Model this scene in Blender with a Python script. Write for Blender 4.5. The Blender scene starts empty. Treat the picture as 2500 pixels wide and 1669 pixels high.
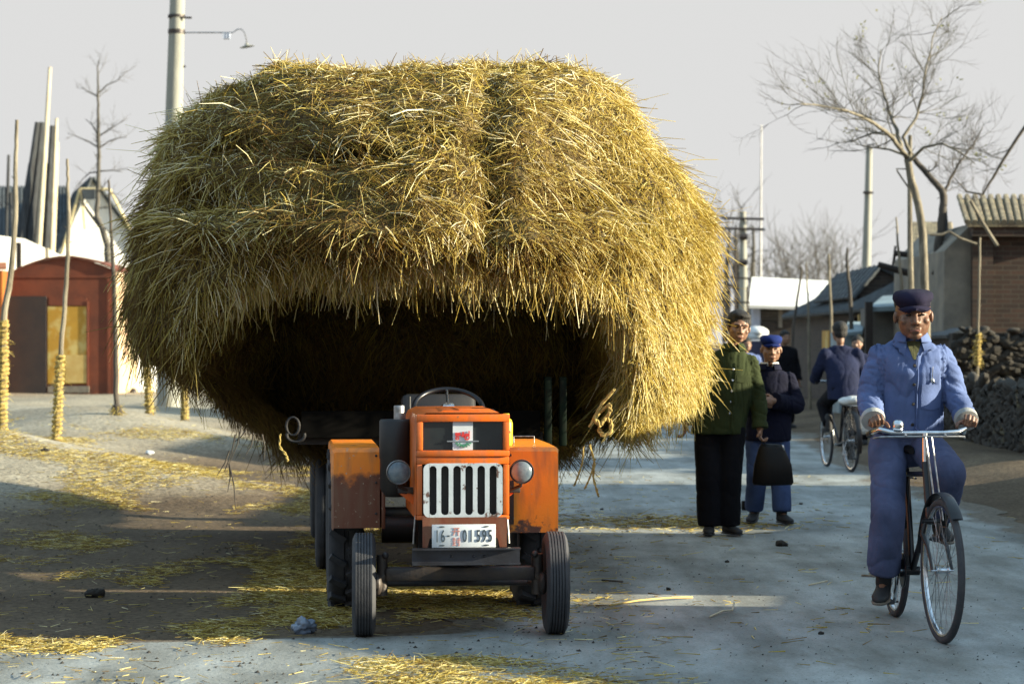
import bpy, bmesh, math, random
import numpy as np
from mathutils import Vector, Matrix, Quaternion, noise
from mathutils.bvhtree import BVHTree
random.seed(7); RNG = np.random.default_rng(11)
sc = bpy.context.scene; COL = sc.collection
F = 5900.0; CH = 1.45; PI = math.pi
V = Vector
def P(px, py, Y): return V(((px-1250)/F*Y, Y, CH-(py-834.5)/F*Y))
def PX(px, Y): return (px-1250)/F*Y
def PZ(py, Y): return CH-(py-834.5)/F*Y
def ss(a, b, x):
    t = min(1, max(0, (x-a)/(b-a))); return t*t*(3-2*t)
def gz(x, y):
    h = 0.30*ss(2.6, 5.6, -x)*ss(14.5, 22, y) + 0.15*ss(4.3, 5.6, x)*ss(10, 20, y)
    if h > 0.01:
        h += h/0.3*(0.16*noise.noise(V((x*.45, y*.16, 3.1))) + .03*noise.noise(V((x*1.6, y*.9, 1))))
    if x < -1.2 and 15 < y < 45:
        for (ax, ay, bx, by, hh, wd) in ((-9, 27.5, -3.0, 22.5, .26, 1.5), (-9, 36.5, -3.6, 30.5, .20, 1.6)):
            t = min(1, max(0, ((x-ax)*(bx-ax)+(y-ay)*(by-ay))/((bx-ax)**2+(by-ay)**2))); dd = math.hypot(x-ax-(bx-ax)*t, (y-ay-(by-ay)*t))
            h += 1.5*hh*math.exp(-(dd/wd)**2)*(1-.45*t)*ss(1.2, 3.2, -x)
    return h
# ---------------------------------------------------------------- materials
def nt(m):
    m.use_nodes = True; n = m.node_tree; n.nodes.clear(); return n
def mat(name, c1, c2=None, scale=6.0, rough=.8, bump=.0, bscale=40.0, metal=0.0, lo=.35, hi=.65, c3=None, s3=2.0, l3=.55, h3=.65,
        stretch=(1,1,1), spec=.5, coat=0, trans=0, detail=5, brick=None, wave=None, zr=None, chips=None):
    m = bpy.data.materials.new(name); t = nt(m); N = t.nodes; L = t.links
    out = N.new('ShaderNodeOutputMaterial'); b = N.new('ShaderNodeBsdfPrincipled')
    b.inputs['Roughness'].default_value = rough; b.inputs['Metallic'].default_value = metal
    b.inputs['Specular IOR Level'].default_value = spec; b.inputs['Coat Weight'].default_value = coat
    tc = N.new('ShaderNodeTexCoord'); mp = N.new('ShaderNodeMapping'); mp.inputs['Scale'].default_value = stretch
    L.new(tc.outputs['Object'], mp.inputs['Vector'])
    def nz(s, d=detail):
        n = N.new('ShaderNodeTexNoise'); n.inputs['Scale'].default_value = s; n.inputs['Detail'].default_value = d
        n.inputs['Roughness'].default_value = .6
        L.new(mp.outputs[0], n.inputs['Vector']); return n.outputs['Fac']
    def rng(sock, a, bb):
        r = N.new('ShaderNodeMapRange'); r.inputs[1].default_value = a; r.inputs[2].default_value = bb; L.new(sock, r.inputs[0]); return r.outputs[0]
    def mix(f, a, bb):
        x = N.new('ShaderNodeMix'); x.data_type = 'RGBA'; L.new(f, x.inputs[0])
        for k, s in ((6, a), (7, bb)):
            if isinstance(s, tuple): x.inputs[k].default_value = (*s, 1)
            else: L.new(s, x.inputs[k])
        return x.outputs[2]
    c2 = c2 or tuple(v*.7 for v in c1)
    col = mix(rng(nz(scale), lo, hi), c1, c2)
    hsrc = None
    if brick:
        bt = N.new('ShaderNodeTexBrick'); bt.inputs['Scale'].default_value = 1; bt.inputs['Brick Width'].default_value = .25
        bt.inputs['Row Height'].default_value = .075; bt.inputs['Mortar Size'].default_value = .008
        bt.inputs['Color1'].default_value = (*c1, 1); bt.inputs['Color2'].default_value = (*c2, 1); bt.inputs['Mortar'].default_value = (*brick, 1)
        sx = N.new('ShaderNodeSeparateXYZ'); cx = N.new('ShaderNodeCombineXYZ'); ad = N.new('ShaderNodeMath')
        L.new(tc.outputs['Object'], sx.inputs[0]); L.new(sx.outputs[0], ad.inputs[0]); L.new(sx.outputs[1], ad.inputs[1])
        L.new(ad.outputs[0], cx.inputs[0]); L.new(sx.outputs[2], cx.inputs[1]); L.new(cx.outputs[0], bt.inputs['Vector'])
        x = N.new('ShaderNodeMix'); x.data_type = 'RGBA'; x.blend_type = 'MULTIPLY'; x.inputs[0].default_value = .45
        L.new(bt.outputs['Color'], x.inputs[6]); L.new(mix(rng(nz(3), .3, .7), (1, 1, 1), (.35, .35, .35)), x.inputs[7]); col = x.outputs[2]
    if c3: 
        f = rng(nz(s3, 8), l3, h3)
        if zr:   # rust / mud that belongs to the lower part of a panel (zr = z where it starts, z where it is full)
            sx = N.new('ShaderNodeSeparateXYZ'); L.new(tc.outputs['Object'], sx.inputs[0])
            r = rng(sx.outputs[2], zr[0], zr[1]); a = N.new('ShaderNodeMath'); a.operation = 'MULTIPLY_ADD'
            L.new(r, a.inputs[0]); a.inputs[1].default_value = .5; L.new(nz(s3, 8), a.inputs[2]); f = rng(a.outputs[0], l3, h3)
        col = mix(f, col, c3)
    if chips:
        col = mix(rng(nz(chips[1], 8), chips[2], chips[2]+.03), col, chips[0])
        st = N.new('ShaderNodeMapping'); st.inputs['Scale'].default_value = (3, 3, .6); L.new(tc.outputs['Object'], st.inputs[0]); sn = N.new('ShaderNodeTexNoise'); sn.inputs['Scale'].default_value = 7; sn.inputs['Detail'].default_value = 7; L.new(st.outputs[0], sn.inputs[0])
        dm = N.new('ShaderNodeMath'); dm.operation = 'MULTIPLY'; dm.inputs[1].default_value = .5; L.new(rng(sn.outputs['Fac'], .45, .72), dm.inputs[0]); col = mix(dm.outputs[0], col, (.16, .10, .06))
    L.new(col, b.inputs['Base Color'])
    if bump:
        bp = N.new('ShaderNodeBump'); bp.inputs['Strength'].default_value = bump; bp.inputs['Distance'].default_value = .02
        src = nz(bscale)
        if wave:
            w = N.new('ShaderNodeTexWave'); w.inputs['Scale'].default_value = wave[0]; w.bands_direction = wave[1]; L.new(tc.outputs['Object'], w.inputs['Vector']); src = w.outputs['Fac']
        L.new(src, bp.inputs['Height']); L.new(bp.outputs[0], b.inputs['Normal'])
    if trans:
        tr = N.new('ShaderNodeBsdfTranslucent'); L.new(col, tr.inputs[0]); ms = N.new('ShaderNodeMixShader'); ms.inputs[0].default_value = trans
        L.new(b.outputs[0], ms.inputs[1]); L.new(tr.outputs[0], ms.inputs[2]); L.new(ms.outputs[0], out.inputs[0])
    else: L.new(b.outputs[0], out.inputs[0])
    return m
def straw_mat(name, trans=.42):
    m = bpy.data.materials.new(name); t = nt(m); N = t.nodes; L = t.links
    out = N.new('ShaderNodeOutputMaterial'); b = N.new('ShaderNodeBsdfPrincipled'); b.inputs['Roughness'].default_value = .55
    b.inputs['Specular IOR Level'].default_value = .35
    a = N.new('ShaderNodeAttribute'); a.attribute_name = 'shade'
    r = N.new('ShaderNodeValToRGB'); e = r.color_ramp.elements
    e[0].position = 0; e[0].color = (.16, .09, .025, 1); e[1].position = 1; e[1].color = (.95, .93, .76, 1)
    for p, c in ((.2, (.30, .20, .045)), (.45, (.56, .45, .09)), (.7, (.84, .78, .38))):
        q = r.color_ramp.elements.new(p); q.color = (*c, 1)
    L.new(a.outputs['Fac'], r.inputs[0]); L.new(r.outputs[0], b.inputs['Base Color'])
    tr = N.new('ShaderNodeBsdfTranslucent'); ms = N.new('ShaderNodeMixShader'); ms.inputs[0].default_value = trans
    hs = N.new('ShaderNodeMix'); hs.data_type = 'RGBA'; hs.blend_type = 'MULTIPLY'; hs.inputs[0].default_value = 1
    L.new(r.outputs[0], hs.inputs[6]); hs.inputs[7].default_value = (1.0, .84, .22, 1); L.new(hs.outputs[2], tr.inputs[0])
    L.new(b.outputs[0], ms.inputs[1]); L.new(tr.outputs[0], ms.inputs[2]); L.new(ms.outputs[0], out.inputs[0])
    return m
M = {}
M['straw'] = straw_mat('straw')
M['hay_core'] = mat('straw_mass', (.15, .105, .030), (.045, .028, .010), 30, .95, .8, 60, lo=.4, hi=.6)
M['orange'] = mat('orange_paint', (.68, .135, .008), (.58, .105, .007), 3, .38, .06, 60, c3=(.20, .10, .05), s3=30, l3=.62, h3=.70, spec=.4, chips=((.10, .06, .04), 55, .70))
M['orange_worn'] = mat('orange_paint_rusting_low', (.92, .30, .012), (.86, .24, .010), 3, .42, .08, 60, c3=(.09, .045, .03), s3=22, l3=.84, h3=.96, zr=(.64, .42), chips=((.55, .45, .30), 42, .66))
M['orange_dark'] = mat('orange_paint_muddy_low', (.90, .27, .012), (.82, .20, .010), 3, .45, .08, 60, c3=(.13, .035, .015), s3=7, l3=.60, h3=.74, zr=(.78, .66), chips=((.45, .38, .28), 38, .65))
M['white_paint'] = mat('chipped_white_paint', (.46, .51, .56), (.38, .43, .47), 8, .45, .05, c3=(.10, .06, .05), s3=16, l3=.61, h3=.64)
M['plate'] = mat('plate_white', (.56, .60, .65), (.50, .54, .58), 12, .5)
M['ink'] = mat('plate_ink', (.03, .05, .07), rough=.6); M['red_ink'] = mat('faded_red_ink', (.50, .22, .20), rough=.7)
M['red'] = mat('emblem_red', (.55, .03, .03), rough=.5); M['green_gear'] = mat('emblem_green', (.05, .25, .15), rough=.5)
M['black'] = mat('black_metal', (.006, .006, .008), (.014, .012, .012), 14, .55, .05, 60)
M['black_gloss'] = mat('black_gloss', (.006, .006, .009), rough=.34, spec=.4)
M['dark_iron'] = mat('dark_iron', (.022, .022, .028), (.06, .045, .035), 9, .5, .15, 50, metal=.3)
M['bumper'] = mat('bumper_steel', (.04, .045, .06), (.02, .02, .025), 7, .4, .08, 40, metal=.5)
M['rubber'] = mat('rubber', (.022, .024, .030), (.045, .045, .05), 10, .8, .12, 80)
M['chrome'] = mat('chrome', (.62, .66, .70), (.45, .47, .5), 20, .22, metal=1)
M['steel'] = mat('dull_steel', (.35, .36, .38), (.18, .17, .16), 25, .4, metal=.9)
M['glass'] = mat('lamp_glass', (.07, .10, .13), (.14, .18, .21), 25, .22, spec=.5)
M['dash_glass'] = mat('dark_panel', (.008, .010, .013), (.015, .02, .022), 5, .25)
M['yellow'] = mat('yellow_plastic', (.75, .62, .03), (.6, .45, .02), 10, .4, trans=.2)
M['green_paint'] = mat('dark_green_paint', (.003, .012, .006), (.005, .006, .004), 8, .65, spec=.12)
M['skin'] = mat('skin', (.25, .135, .085), (.19, .10, .062), 18, .5, .05, 120)
M['skin_dark'] = mat('weathered_skin', (.18, .090, .052), (.11, .052, .030), 22, .48, .15, 90)
M['hair'] = mat('black_hair', (.006, .005, .005), (.012, .010, .009), 60, .75, .5, 140, stretch=(1, 1, .2))
M['eye'] = mat('dark_eye', (.012, .008, .006), rough=.15); M['lip'] = mat('lips', (.24, .09, .065), rough=.5)
def cloth(n, c, k=.62): return mat(n, c, tuple(v*k for v in c), 5, .92, .25, 160, spec=.15)
M['blue_jacket'] = cloth('faded_blue_cotton', (.11, .155, .32)); M['blue_trousers'] = cloth('worn_blue_cotton', (.09, .11, .205))
M['green_jacket'] = cloth('army_green_cotton', (.032, .042, .016)); M['black_trousers'] = cloth('black_cotton', (.006, .006, .009))
M['navy'] = cloth('navy_wool', (.007, .008, .022)); M['jeans'] = cloth('mid_blue_cotton', (.055, .085, .19)); M['navy2'] = cloth('dark_blue_cotton', (.017, .022, .055))
M['cap_navy'] = cloth('navy_cap', (.017, .015, .036)); M['cap_blue'] = cloth('blue_cap', (.009, .022, .12)); M['collar_white'] = cloth('white_cotton', (.6, .6, .58))
M['cuff'] = cloth('pale_padded_lining', (.42, .43, .42)); M['leather'] = mat('black_leather', (.006, .005, .005), rough=.55, bump=.1, spec=.2); M['shade_black'] = mat('shade_black_board', (.004, .0035, .003), rough=.9, spec=.1)  # front board near-black: deep shade under the load put into its colour
M['shoe'] = mat('black_cloth_shoe', (.012, .012, .014), rough=.7); M['sole'] = mat('rubber_sole', (.16, .13, .10), rough=.8)
M['shirt'] = cloth('olive_shirt', (.10, .10, .05)); M['white_cloth'] = cloth('white_cloth', (.65, .66, .66))
M['concrete'] = mat('concrete_pole', (.31, .31, .27), (.23, .23, .20), 3, .9, .2, 30, stretch=(1, 1, .3), c3=(.38, .27, .10), s3=1.2, l3=.62, h3=.75)
M['bark'] = mat('pale_bark', (.24, .21, .155), (.10, .085, .06), 9, .9, .5, 30, stretch=(1, 1, .3))
M['bark_dark'] = mat('dark_bark', (.085, .07, .055), (.04, .035, .03), 9, .9, .5, 30, stretch=(1, 1, .3))
M['twig'] = mat('twig', (.10, .09, .075), (.06, .055, .045), 9, .9); M['leaf'] = mat('withered_leaf', (.16, .17, .05), (.10, .09, .03), 4, .8, trans=.3)
M['rope'] = mat('straw_rope', (.42, .32, .10), (.24, .17, .05), 30, .95, .6, 80)
M['plank_dark'] = mat('weathered_timber', (.045, .05, .055), (.02, .02, .022), 4, .85, .3, 20, stretch=(3, 3, .3))
M['plank_pale'] = mat('pale_timber', (.55, .48, .34), (.42, .35, .24), 4, .85, .3, 20, stretch=(3, 3, .3))
M['rust_red'] = mat('rust_red_sheet', (.17, .040, .014), (.10, .026, .011), 1.6, .75, .15, 12, c3=(.07, .022, .012), s3=2.6, l3=.56, h3=.72)
M['rust_side'] = mat('pale_pink_sheet', (.50, .30, .20), (.55, .44, .25), 1.5, .7, .1, 12, stretch=(1, 1, .25))  # side sheet, paler and pinker than the front
M['orange_sheet'] = mat('orange_sheet', (.36, .10, .008), (.26, .07, .008), 2, .7)
M['door_black'] = mat('blackened_door', (.018, .016, .018), (.03, .022, .02), 3, .8, .1, 20)
M['board_yellow'] = mat('yellow_board', (.42, .24, .025), (.36, .20, .02), 3, .7, .1, 20, c3=(.5, .40, .14), s3=2.4, l3=.5, h3=.62)
M['board_pale'] = mat('pale_yellow_board', (.50, .38, .14), (.42, .28, .08), 5, .7, .1, 20)
M['white_wall'] = mat('whitewashed_wall', (.86, .85, .80), (.80, .78, .72), 2, .9, .1, 10)
M['cream_trim'] = mat('cream_trim', (.70, .58, .32), rough=.8)
M['tile'] = mat('grey_roof_tile', (.075, .09, .10), (.04, .045, .05), 5, .85, .5, 14)
M['tile_warm'] = mat('weathered_roof_tile', (.30, .25, .15), (.12, .09, .06), 5, .85, .5, 14)
M['brick'] = mat('brick', (.075, .040, .026), (.036, .023, .017), 3, .9, brick=(.075, .06, .045))
M['brick_brown'] = mat('sooty_brick', (.055, .040, .030), (.026, .020, .017), 3, .9, brick=(.06, .052, .045))
M['stucco'] = mat('grey_stucco', (.22, .195, .155), (.13, .12, .10), 2.5, .95, .4, 14)
M['stucco2'] = mat('pale_stucco', (.15, .14, .12), (.08, .077, .07), 2, .95, .3, 14)
M['sheet_blue'] = mat('pale_blue_sheet', (.42, .47, .58), (.33, .37, .46), 4, .5, .3, 10, wave=(6, 'X'))
M['slab'] = mat('grey_blue_slab', (.22, .30, .34), (.15, .19, .21), 3, .7)
M['dark_wood'] = mat('dark_wood', (.035, .025, .02), (.02, .015, .012), 4, .85, .3, 20)
M['rubble'] = mat('rubble_stone', (.036, .030, .023), (.016, .014, .011), 4, .95, .9, 6, c3=(.09, .075, .04), s3=3, l3=.6, h3=.7)
M['bag_film'] = mat('plastic_film', (.30, .36, .45), (.16, .2, .28), 9, .3, trans=.3)
M['clod'] = mat('dark_soil', (.03, .026, .022), rough=.95)
# ---------------------------------------------------------------- mesh helpers
class MB:
    def __init__(s): s.v = []; s.f = []; s.mi = []; s.cur = 0
    def add(s, vs, fs):
        o = len(s.v); s.v.extend(V(p) for p in vs); s.f.extend(tuple(i+o for i in f) for f in fs); s.mi.extend([s.cur]*len(fs)); return s
    def box(s, c, d, rot=None, taper=1.0):
        c = V(c); R = rot or Matrix.Identity(3); x, y, z = d[0]/2, d[1]/2, d[2]/2
        q = []
        for k in (-1, 1):
            t = taper if k > 0 else 1
            for (a, b) in ((-1, -1), (1, -1), (1, 1), (-1, 1)): q.append(c+R@V((a*x*t, b*y*t, k*z)))
        return s.add(q, [(3, 2, 1, 0), (4, 5, 6, 7), (0, 1, 5, 4), (1, 2, 6, 5), (2, 3, 7, 6), (3, 0, 4, 7)])
    def bbox(s, c, d, bev=.01, rot=None, seg=2):
        b = bmesh.new(); bmesh.ops.create_cube(b, size=1)
        for v in b.verts: v.co = V((v.co.x*d[0], v.co.y*d[1], v.co.z*d[2]))
        bmesh.ops.bevel(b, geom=b.edges[:], offset=bev, segments=seg, affect='EDGES', profile=.5)
        R = rot or Matrix.Identity(3)
        s.add([V(c)+R@v.co for v in b.verts], [tuple(v.index for v in f.verts) for f in b.faces]); b.free(); return s
    def tube(s, pts, r, n=8, cap=True, flat=1.0):
        pts = [V(p) for p in pts]; k = len(pts)
        if not hasattr(r, '__len__'): r = [r]*k
        t0 = (pts[1]-pts[0]).normalized(); up = V((0, 0, 1)) if abs(t0.z) < .9 else V((1, 0, 0))
        u = t0.cross(up).normalized(); q = []; prev = t0
        for i, p in enumerate(pts):
            t = ((pts[i+1]-p) if i < k-1 else (p-pts[i-1]));
            if 0 < i < k-1: t = (pts[i+1]-pts[i]).normalized()+(pts[i]-pts[i-1]).normalized()
            t.normalize(); u = (prev.rotation_difference(t)@u); u = (u-t*u.dot(t)).normalized(); prev = t; w = t.cross(u)
            for j in range(n):
                a = 2*PI*j/n; q.append(p+u*math.cos(a)*r[i]+w*math.sin(a)*r[i]*flat)
        fs = [(i*n+j, i*n+(j+1) % n, (i+1)*n+(j+1) % n, (i+1)*n+j) for i in range(k-1) for j in range(n)]
        if cap: fs += [tuple(range(n))[::-1], tuple((k-1)*n+j for j in range(n))]
        return s.add(q, fs)
    def loft(s, rings, n=16, cap=True):
        q = []
        for (c, u, w) in rings:
            for j in range(n):
                a = 2*PI*j/n; q.append(V(c)+V(u)*math.cos(a)+V(w)*math.sin(a))
        k = len(rings)
        fs = [(i*n+j, i*n+(j+1) % n, (i+1)*n+(j+1) % n, (i+1)*n+j) for i in range(k-1) for j in range(n)]
        if cap: fs += [tuple(range(n))[::-1], tuple((k-1)*n+j for j in range(n))]
        return s.add(q, fs)
    def ell(s, c, r, R=None, n=14, m=9):
        R = R or Matrix.Identity(3); c = V(c)
        if not hasattr(r, '__len__'): r = (r, r, r)
        q = [c+R@V((0, 0, -r[2]))]
        for i in range(1, m):
            a = -PI/2+PI*i/m
            for j in range(n):
                b = 2*PI*j/n; q.append(c+R@V((r[0]*math.cos(a)*math.cos(b), r[1]*math.cos(a)*math.sin(b), r[2]*math.sin(a))))
        q.append(c+R@V((0, 0, r[2]))); e = len(q)-1; fs = []
        for j in range(n): fs += [(0, 1+(j+1) % n, 1+j), (e, e-n+j, e-n+(j+1) % n)]
        for i in range(m-2):
            for j in range(n): fs.append((1+i*n+j, 1+i*n+(j+1) % n, 1+(i+1)*n+(j+1) % n, 1+(i+1)*n+j))
        return s.add(q, fs)
    def cap(s, a, ra, b, rb, n=12, flat=None):
        a = V(a); b = V(b); d = (b-a).normalized(); pts = []; rs = []
        for k in (-85, -60, -30): pts.append(a+d*ra*math.sin(math.radians(k))); rs.append(ra*math.cos(math.radians(k)))
        pts += [a, b]; rs += [ra, rb]
        for k in (30, 60, 85): pts.append(b+d*rb*math.sin(math.radians(k))); rs.append(rb*math.cos(math.radians(k)))
        return s.tube(pts, rs, n, flat=flat or 1)
    def lathe(s, prof, n=32, T=None, a0=0, a1=2*PI):
        T = T or Matrix.Identity(4); full = abs(a1-a0-2*PI) < 1e-6; m = n if full else n+1; q = []
        for (r, z) in prof:
            for j in range(m):
                a = a0+(a1-a0)*j/n; q.append(T@V((r*math.cos(a), r*math.sin(a), z)))
        fs = []
        for i in range(len(prof)-1):
            for j in range(n):
                j2 = (j+1) % m; fs.append((i*m+j, i*m+j2, (i+1)*m+j2, (i+1)*m+j))
        return s.add(q, fs)
    def prism(s, poly, d, T=None):   # poly in local xz, extruded along y by d
        T = T or Matrix.Identity(4); n = len(poly)
        q = [T@V((x, 0, z)) for x, z in poly]+[T@V((x, d, z)) for x, z in poly]
        fs = [tuple(range(n)), tuple(range(2*n-1, n-1, -1))]+[(j, j+n, (j+1) % n+n, (j+1) % n) for j in range(n)]
        return s.add(q, fs)
    def quad(s, a, b, c, d, th=.03):
        a, b, c, d = map(V, (a, b, c, d)); n = (b-a).cross(d-a).normalized()*th
        q = [a, b, c, d, a-n, b-n, c-n, d-n]
        return s.add(q, [(0, 1, 2, 3), (7, 6, 5, 4), (0, 4, 5, 1), (1, 5, 6, 2), (2, 6, 7, 3), (3, 7, 4, 0)])
    def mesh(s, name, off=V((0, 0, 0))):
        me = bpy.data.meshes.new(name); me.from_pydata([tuple(v-off) for v in s.v], [], s.f); me.update(); return me
def finish(me, name, mats, parent=None, loc=(0, 0, 0), smooth=False, mi=None):
    if not isinstance(mats, (list, tuple)): mats = [mats]
    for m in mats: me.materials.append(M[m] if isinstance(m, str) else m)
    if mi is not None and len(mats) > 1: me.polygons.foreach_set('material_index', mi)
    if smooth:
        me.polygons.foreach_set('use_smooth', [True]*len(me.polygons))
        if smooth == 'auto': me.set_sharp_from_angle(angle=math.radians(38))
    o = bpy.data.objects.new(name, me); o.location = loc; COL.objects.link(o)
    if parent: o.parent = parent
    return o
def fixn(me):
    b = bmesh.new(); b.from_mesh(me); bmesh.ops.recalc_face_normals(b, faces=b.faces[:]); b.to_mesh(me); b.free()
def part(name, mb, mats, parent, world=False, smooth='auto'):
    """a child mesh; world=True when its coordinates are world ones and the parent is an unrotated Empty"""
    off = V(parent.get('_gp') or parent.get('_loc')) if world else V((0, 0, 0))
    me = mb.mesh(name, off); fixn(me)
    o = finish(me, name, mats, parent, smooth=smooth, mi=mb.mi)
    if world: o['_gp'] = tuple(off)
    return o
def tag(o, label, cat, group=None, kind=None):
    if label: o['label'] = label
    if cat: o['category'] = cat
    if group: o['group'] = group
    if kind: o['kind'] = kind
    return o
def thing(name, loc, label, cat, rz=0, group=None):
    o = bpy.data.objects.new(name, None); COL.objects.link(o); o.location = loc; o.rotation_euler = (0, 0, rz); o.empty_display_size = .2
    o['_loc'] = tuple(loc); return tag(o, label, cat, group)
def single(name, mb, mats, label, cat, base, group=None, kind=None, smooth='auto', fix=True):
    me = mb.mesh(name, V(base))
    if fix: fixn(me)
    return tag(finish(me, name, mats, None, base, smooth, mb.mi), label, cat, group, kind)
def remesh(mb, vox, sm=2, name='m', subsurf=False):
    me = mb.mesh(name); fixn(me); o = bpy.data.objects.new('tmp', me); COL.objects.link(o)
    r = o.modifiers.new('r', 'REMESH'); r.mode = 'VOXEL'; r.voxel_size = vox; r.use_smooth_shade = True
    s = o.modifiers.new('s', 'SMOOTH'); s.factor = .5; s.iterations = sm
    dg = bpy.context.evaluated_depsgraph_get(); dg.update(); e = bpy.data.meshes.new_from_object(o.evaluated_get(dg))
    bpy.data.objects.remove(o); bpy.data.meshes.remove(me); e.name = name; e.materials.clear(); return e
def wrinkle(me, amp, fr=(9, 9, 16), seed=0, amp2=.3, arm=None):
    nv = len(me.vertices); co = np.empty(nv*3); me.vertices.foreach_get('co', co); no = np.empty(nv*3); me.vertices.foreach_get('normal', no)
    co = co.reshape(-1, 3); no = no.reshape(-1, 3)
    for i in range(nv):
        p = co[i]; q = V((p[0]*fr[0]+seed, p[1]*fr[1], p[2]*fr[2]+(p[0]+p[1])*fr[0]*.6))
        if arm:
            t = ss(arm[1]-.03, arm[1]+.02, abs(p[0]-arm[0])); q = V((p[0]*(11-6*t)+seed, p[1]*(9-3*t), (p[2]+.35*p[0])*(4.2+13*t)+p[1]*3))
        d = noise.noise(q*.55); c1 = math.exp(-abs(noise.noise(q+V((5, 5, 5))))*11); c2 = math.exp(-abs(noise.noise(q*1.9+V((9, 1, 3))))*9)
        co[i] += no[i]*amp*(.9*d-.9*c1-.35*c2+.35)
    me.vertices.foreach_set('co', co.ravel()); me.update()
# ---------------------------------------------------------------- ground and road
def ground_sheet():
    xs = list(np.arange(-9, 9.01, .15)); ys = list(np.arange(6, 30, .2))+list(np.arange(30, 60, .6))
    xs = [-400, -150, -60, -30, -20, -14, -11]+xs+[11, 14, 20, 30, 60, 150, 400]
    ys = [-60, -20, 0, 3]+ys+[62, 70, 90, 130, 200, 400, 1500]
    mb = MB(); q = [(x, y, gz(x, y) if y > 5 else 0) for y in ys for x in xs]; n = len(xs)
    mb.add(q, [(j*n+i, j*n+i+1, (j+1)*n+i+1, (j+1)*n+i) for j in range(len(ys)-1) for i in range(n-1)]); return mb
def earth_mat():
    m = bpy.data.materials.new('packed_earth'); t = nt(m); N = t.nodes; L = t.links
    out = N.new('ShaderNodeOutputMaterial'); b = N.new('ShaderNodeBsdfPrincipled'); b.inputs['Roughness'].default_value = .95; b.inputs['Specular IOR Level'].default_value = .15
    tc = N.new('ShaderNodeTexCoord')
    def nz(s, st=(1, 1, 1), d=6):
        mp = N.new('ShaderNodeMapping'); mp.inputs['Scale'].default_value = st; L.new(tc.outputs['Object'], mp.inputs[0])
        n = N.new('ShaderNodeTexNoise'); n.inputs['Scale'].default_value = s; n.inputs['Detail'].default_value = d; n.inputs['Roughness'].default_value = .65; L.new(mp.outputs[0], n.inputs[0]); return n.outputs['Fac']
    def ramp(s, a, bb, ca, cb):
        r = N.new('ShaderNodeValToRGB'); r.color_ramp.elements[0].position = a; r.color_ramp.elements[1].position = bb
        r.color_ramp.elements[0].color = (*ca, 1); r.color_ramp.elements[1].color = (*cb, 1); L.new(s, r.inputs[0]); return r.outputs[0]
    def mix(f, a, bb, bt='MIX'):
        x = N.new('ShaderNodeMix'); x.data_type = 'RGBA'; x.blend_type = bt
        if isinstance(f, float): x.inputs[0].default_value = f
        else: L.new(f, x.inputs[0])
        L.new(a, x.inputs[6]); L.new(bb, x.inputs[7]); return x.outputs[2]
    base = ramp(nz(.8, (1, .5, 1)), .35, .65, (.078, .056, .037), (.165, .125, .085))
    lit_bank = ramp(nz(.5, (.7, 1, 1)), .35, .65, (.26, .235, .185), (.38, .355, .29))  # raised left ground paler: sunlight on the bank put into its colour
    sx = N.new('ShaderNodeSeparateXYZ'); L.new(tc.outputs['Object'], sx.inputs[0]); ad = N.new('ShaderNodeMath'); ad.operation = 'MULTIPLY_ADD'; L.new(nz(1.5), ad.inputs[0]); ad.inputs[1].default_value = .14; L.new(sx.outputs[2], ad.inputs[2])
    fm = N.new('ShaderNodeMapRange'); fm.inputs[1].default_value = .14; fm.inputs[2].default_value = .34; L.new(ad.outputs[0], fm.inputs[0])
    fx = N.new('ShaderNodeMapRange'); fx.inputs[1].default_value = 1; fx.inputs[2].default_value = -1; L.new(sx.outputs[0], fx.inputs[0]); fq = N.new('ShaderNodeMath'); fq.operation = 'MULTIPLY'; L.new(fm.outputs[0], fq.inputs[0]); L.new(fx.outputs[0], fq.inputs[1]); fm = fq
    c = mix(fm.outputs[0], base, lit_bank)
    c = mix(1.0, c, ramp(nz(24), .36, .6, (.50, .47, .44), (1.12, 1.1, 1.05)), 'MULTIPLY')
    v = ramp(nz(60, d=3), .30, .36, (.3, .28, .26), (1, 1, 1)); c = mix(.8, c, v, 'MULTIPLY')
    L.new(c, b.inputs['Base Color']); bp = N.new('ShaderNodeBump'); bp.inputs['Strength'].default_value = .7; bp.inputs['Distance'].default_value = .03
    L.new(nz(14), bp.inputs['Height']); L.new(bp.outputs[0], b.inputs['Normal']); L.new(b.outputs[0], out.inputs[0]); return m
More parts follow.
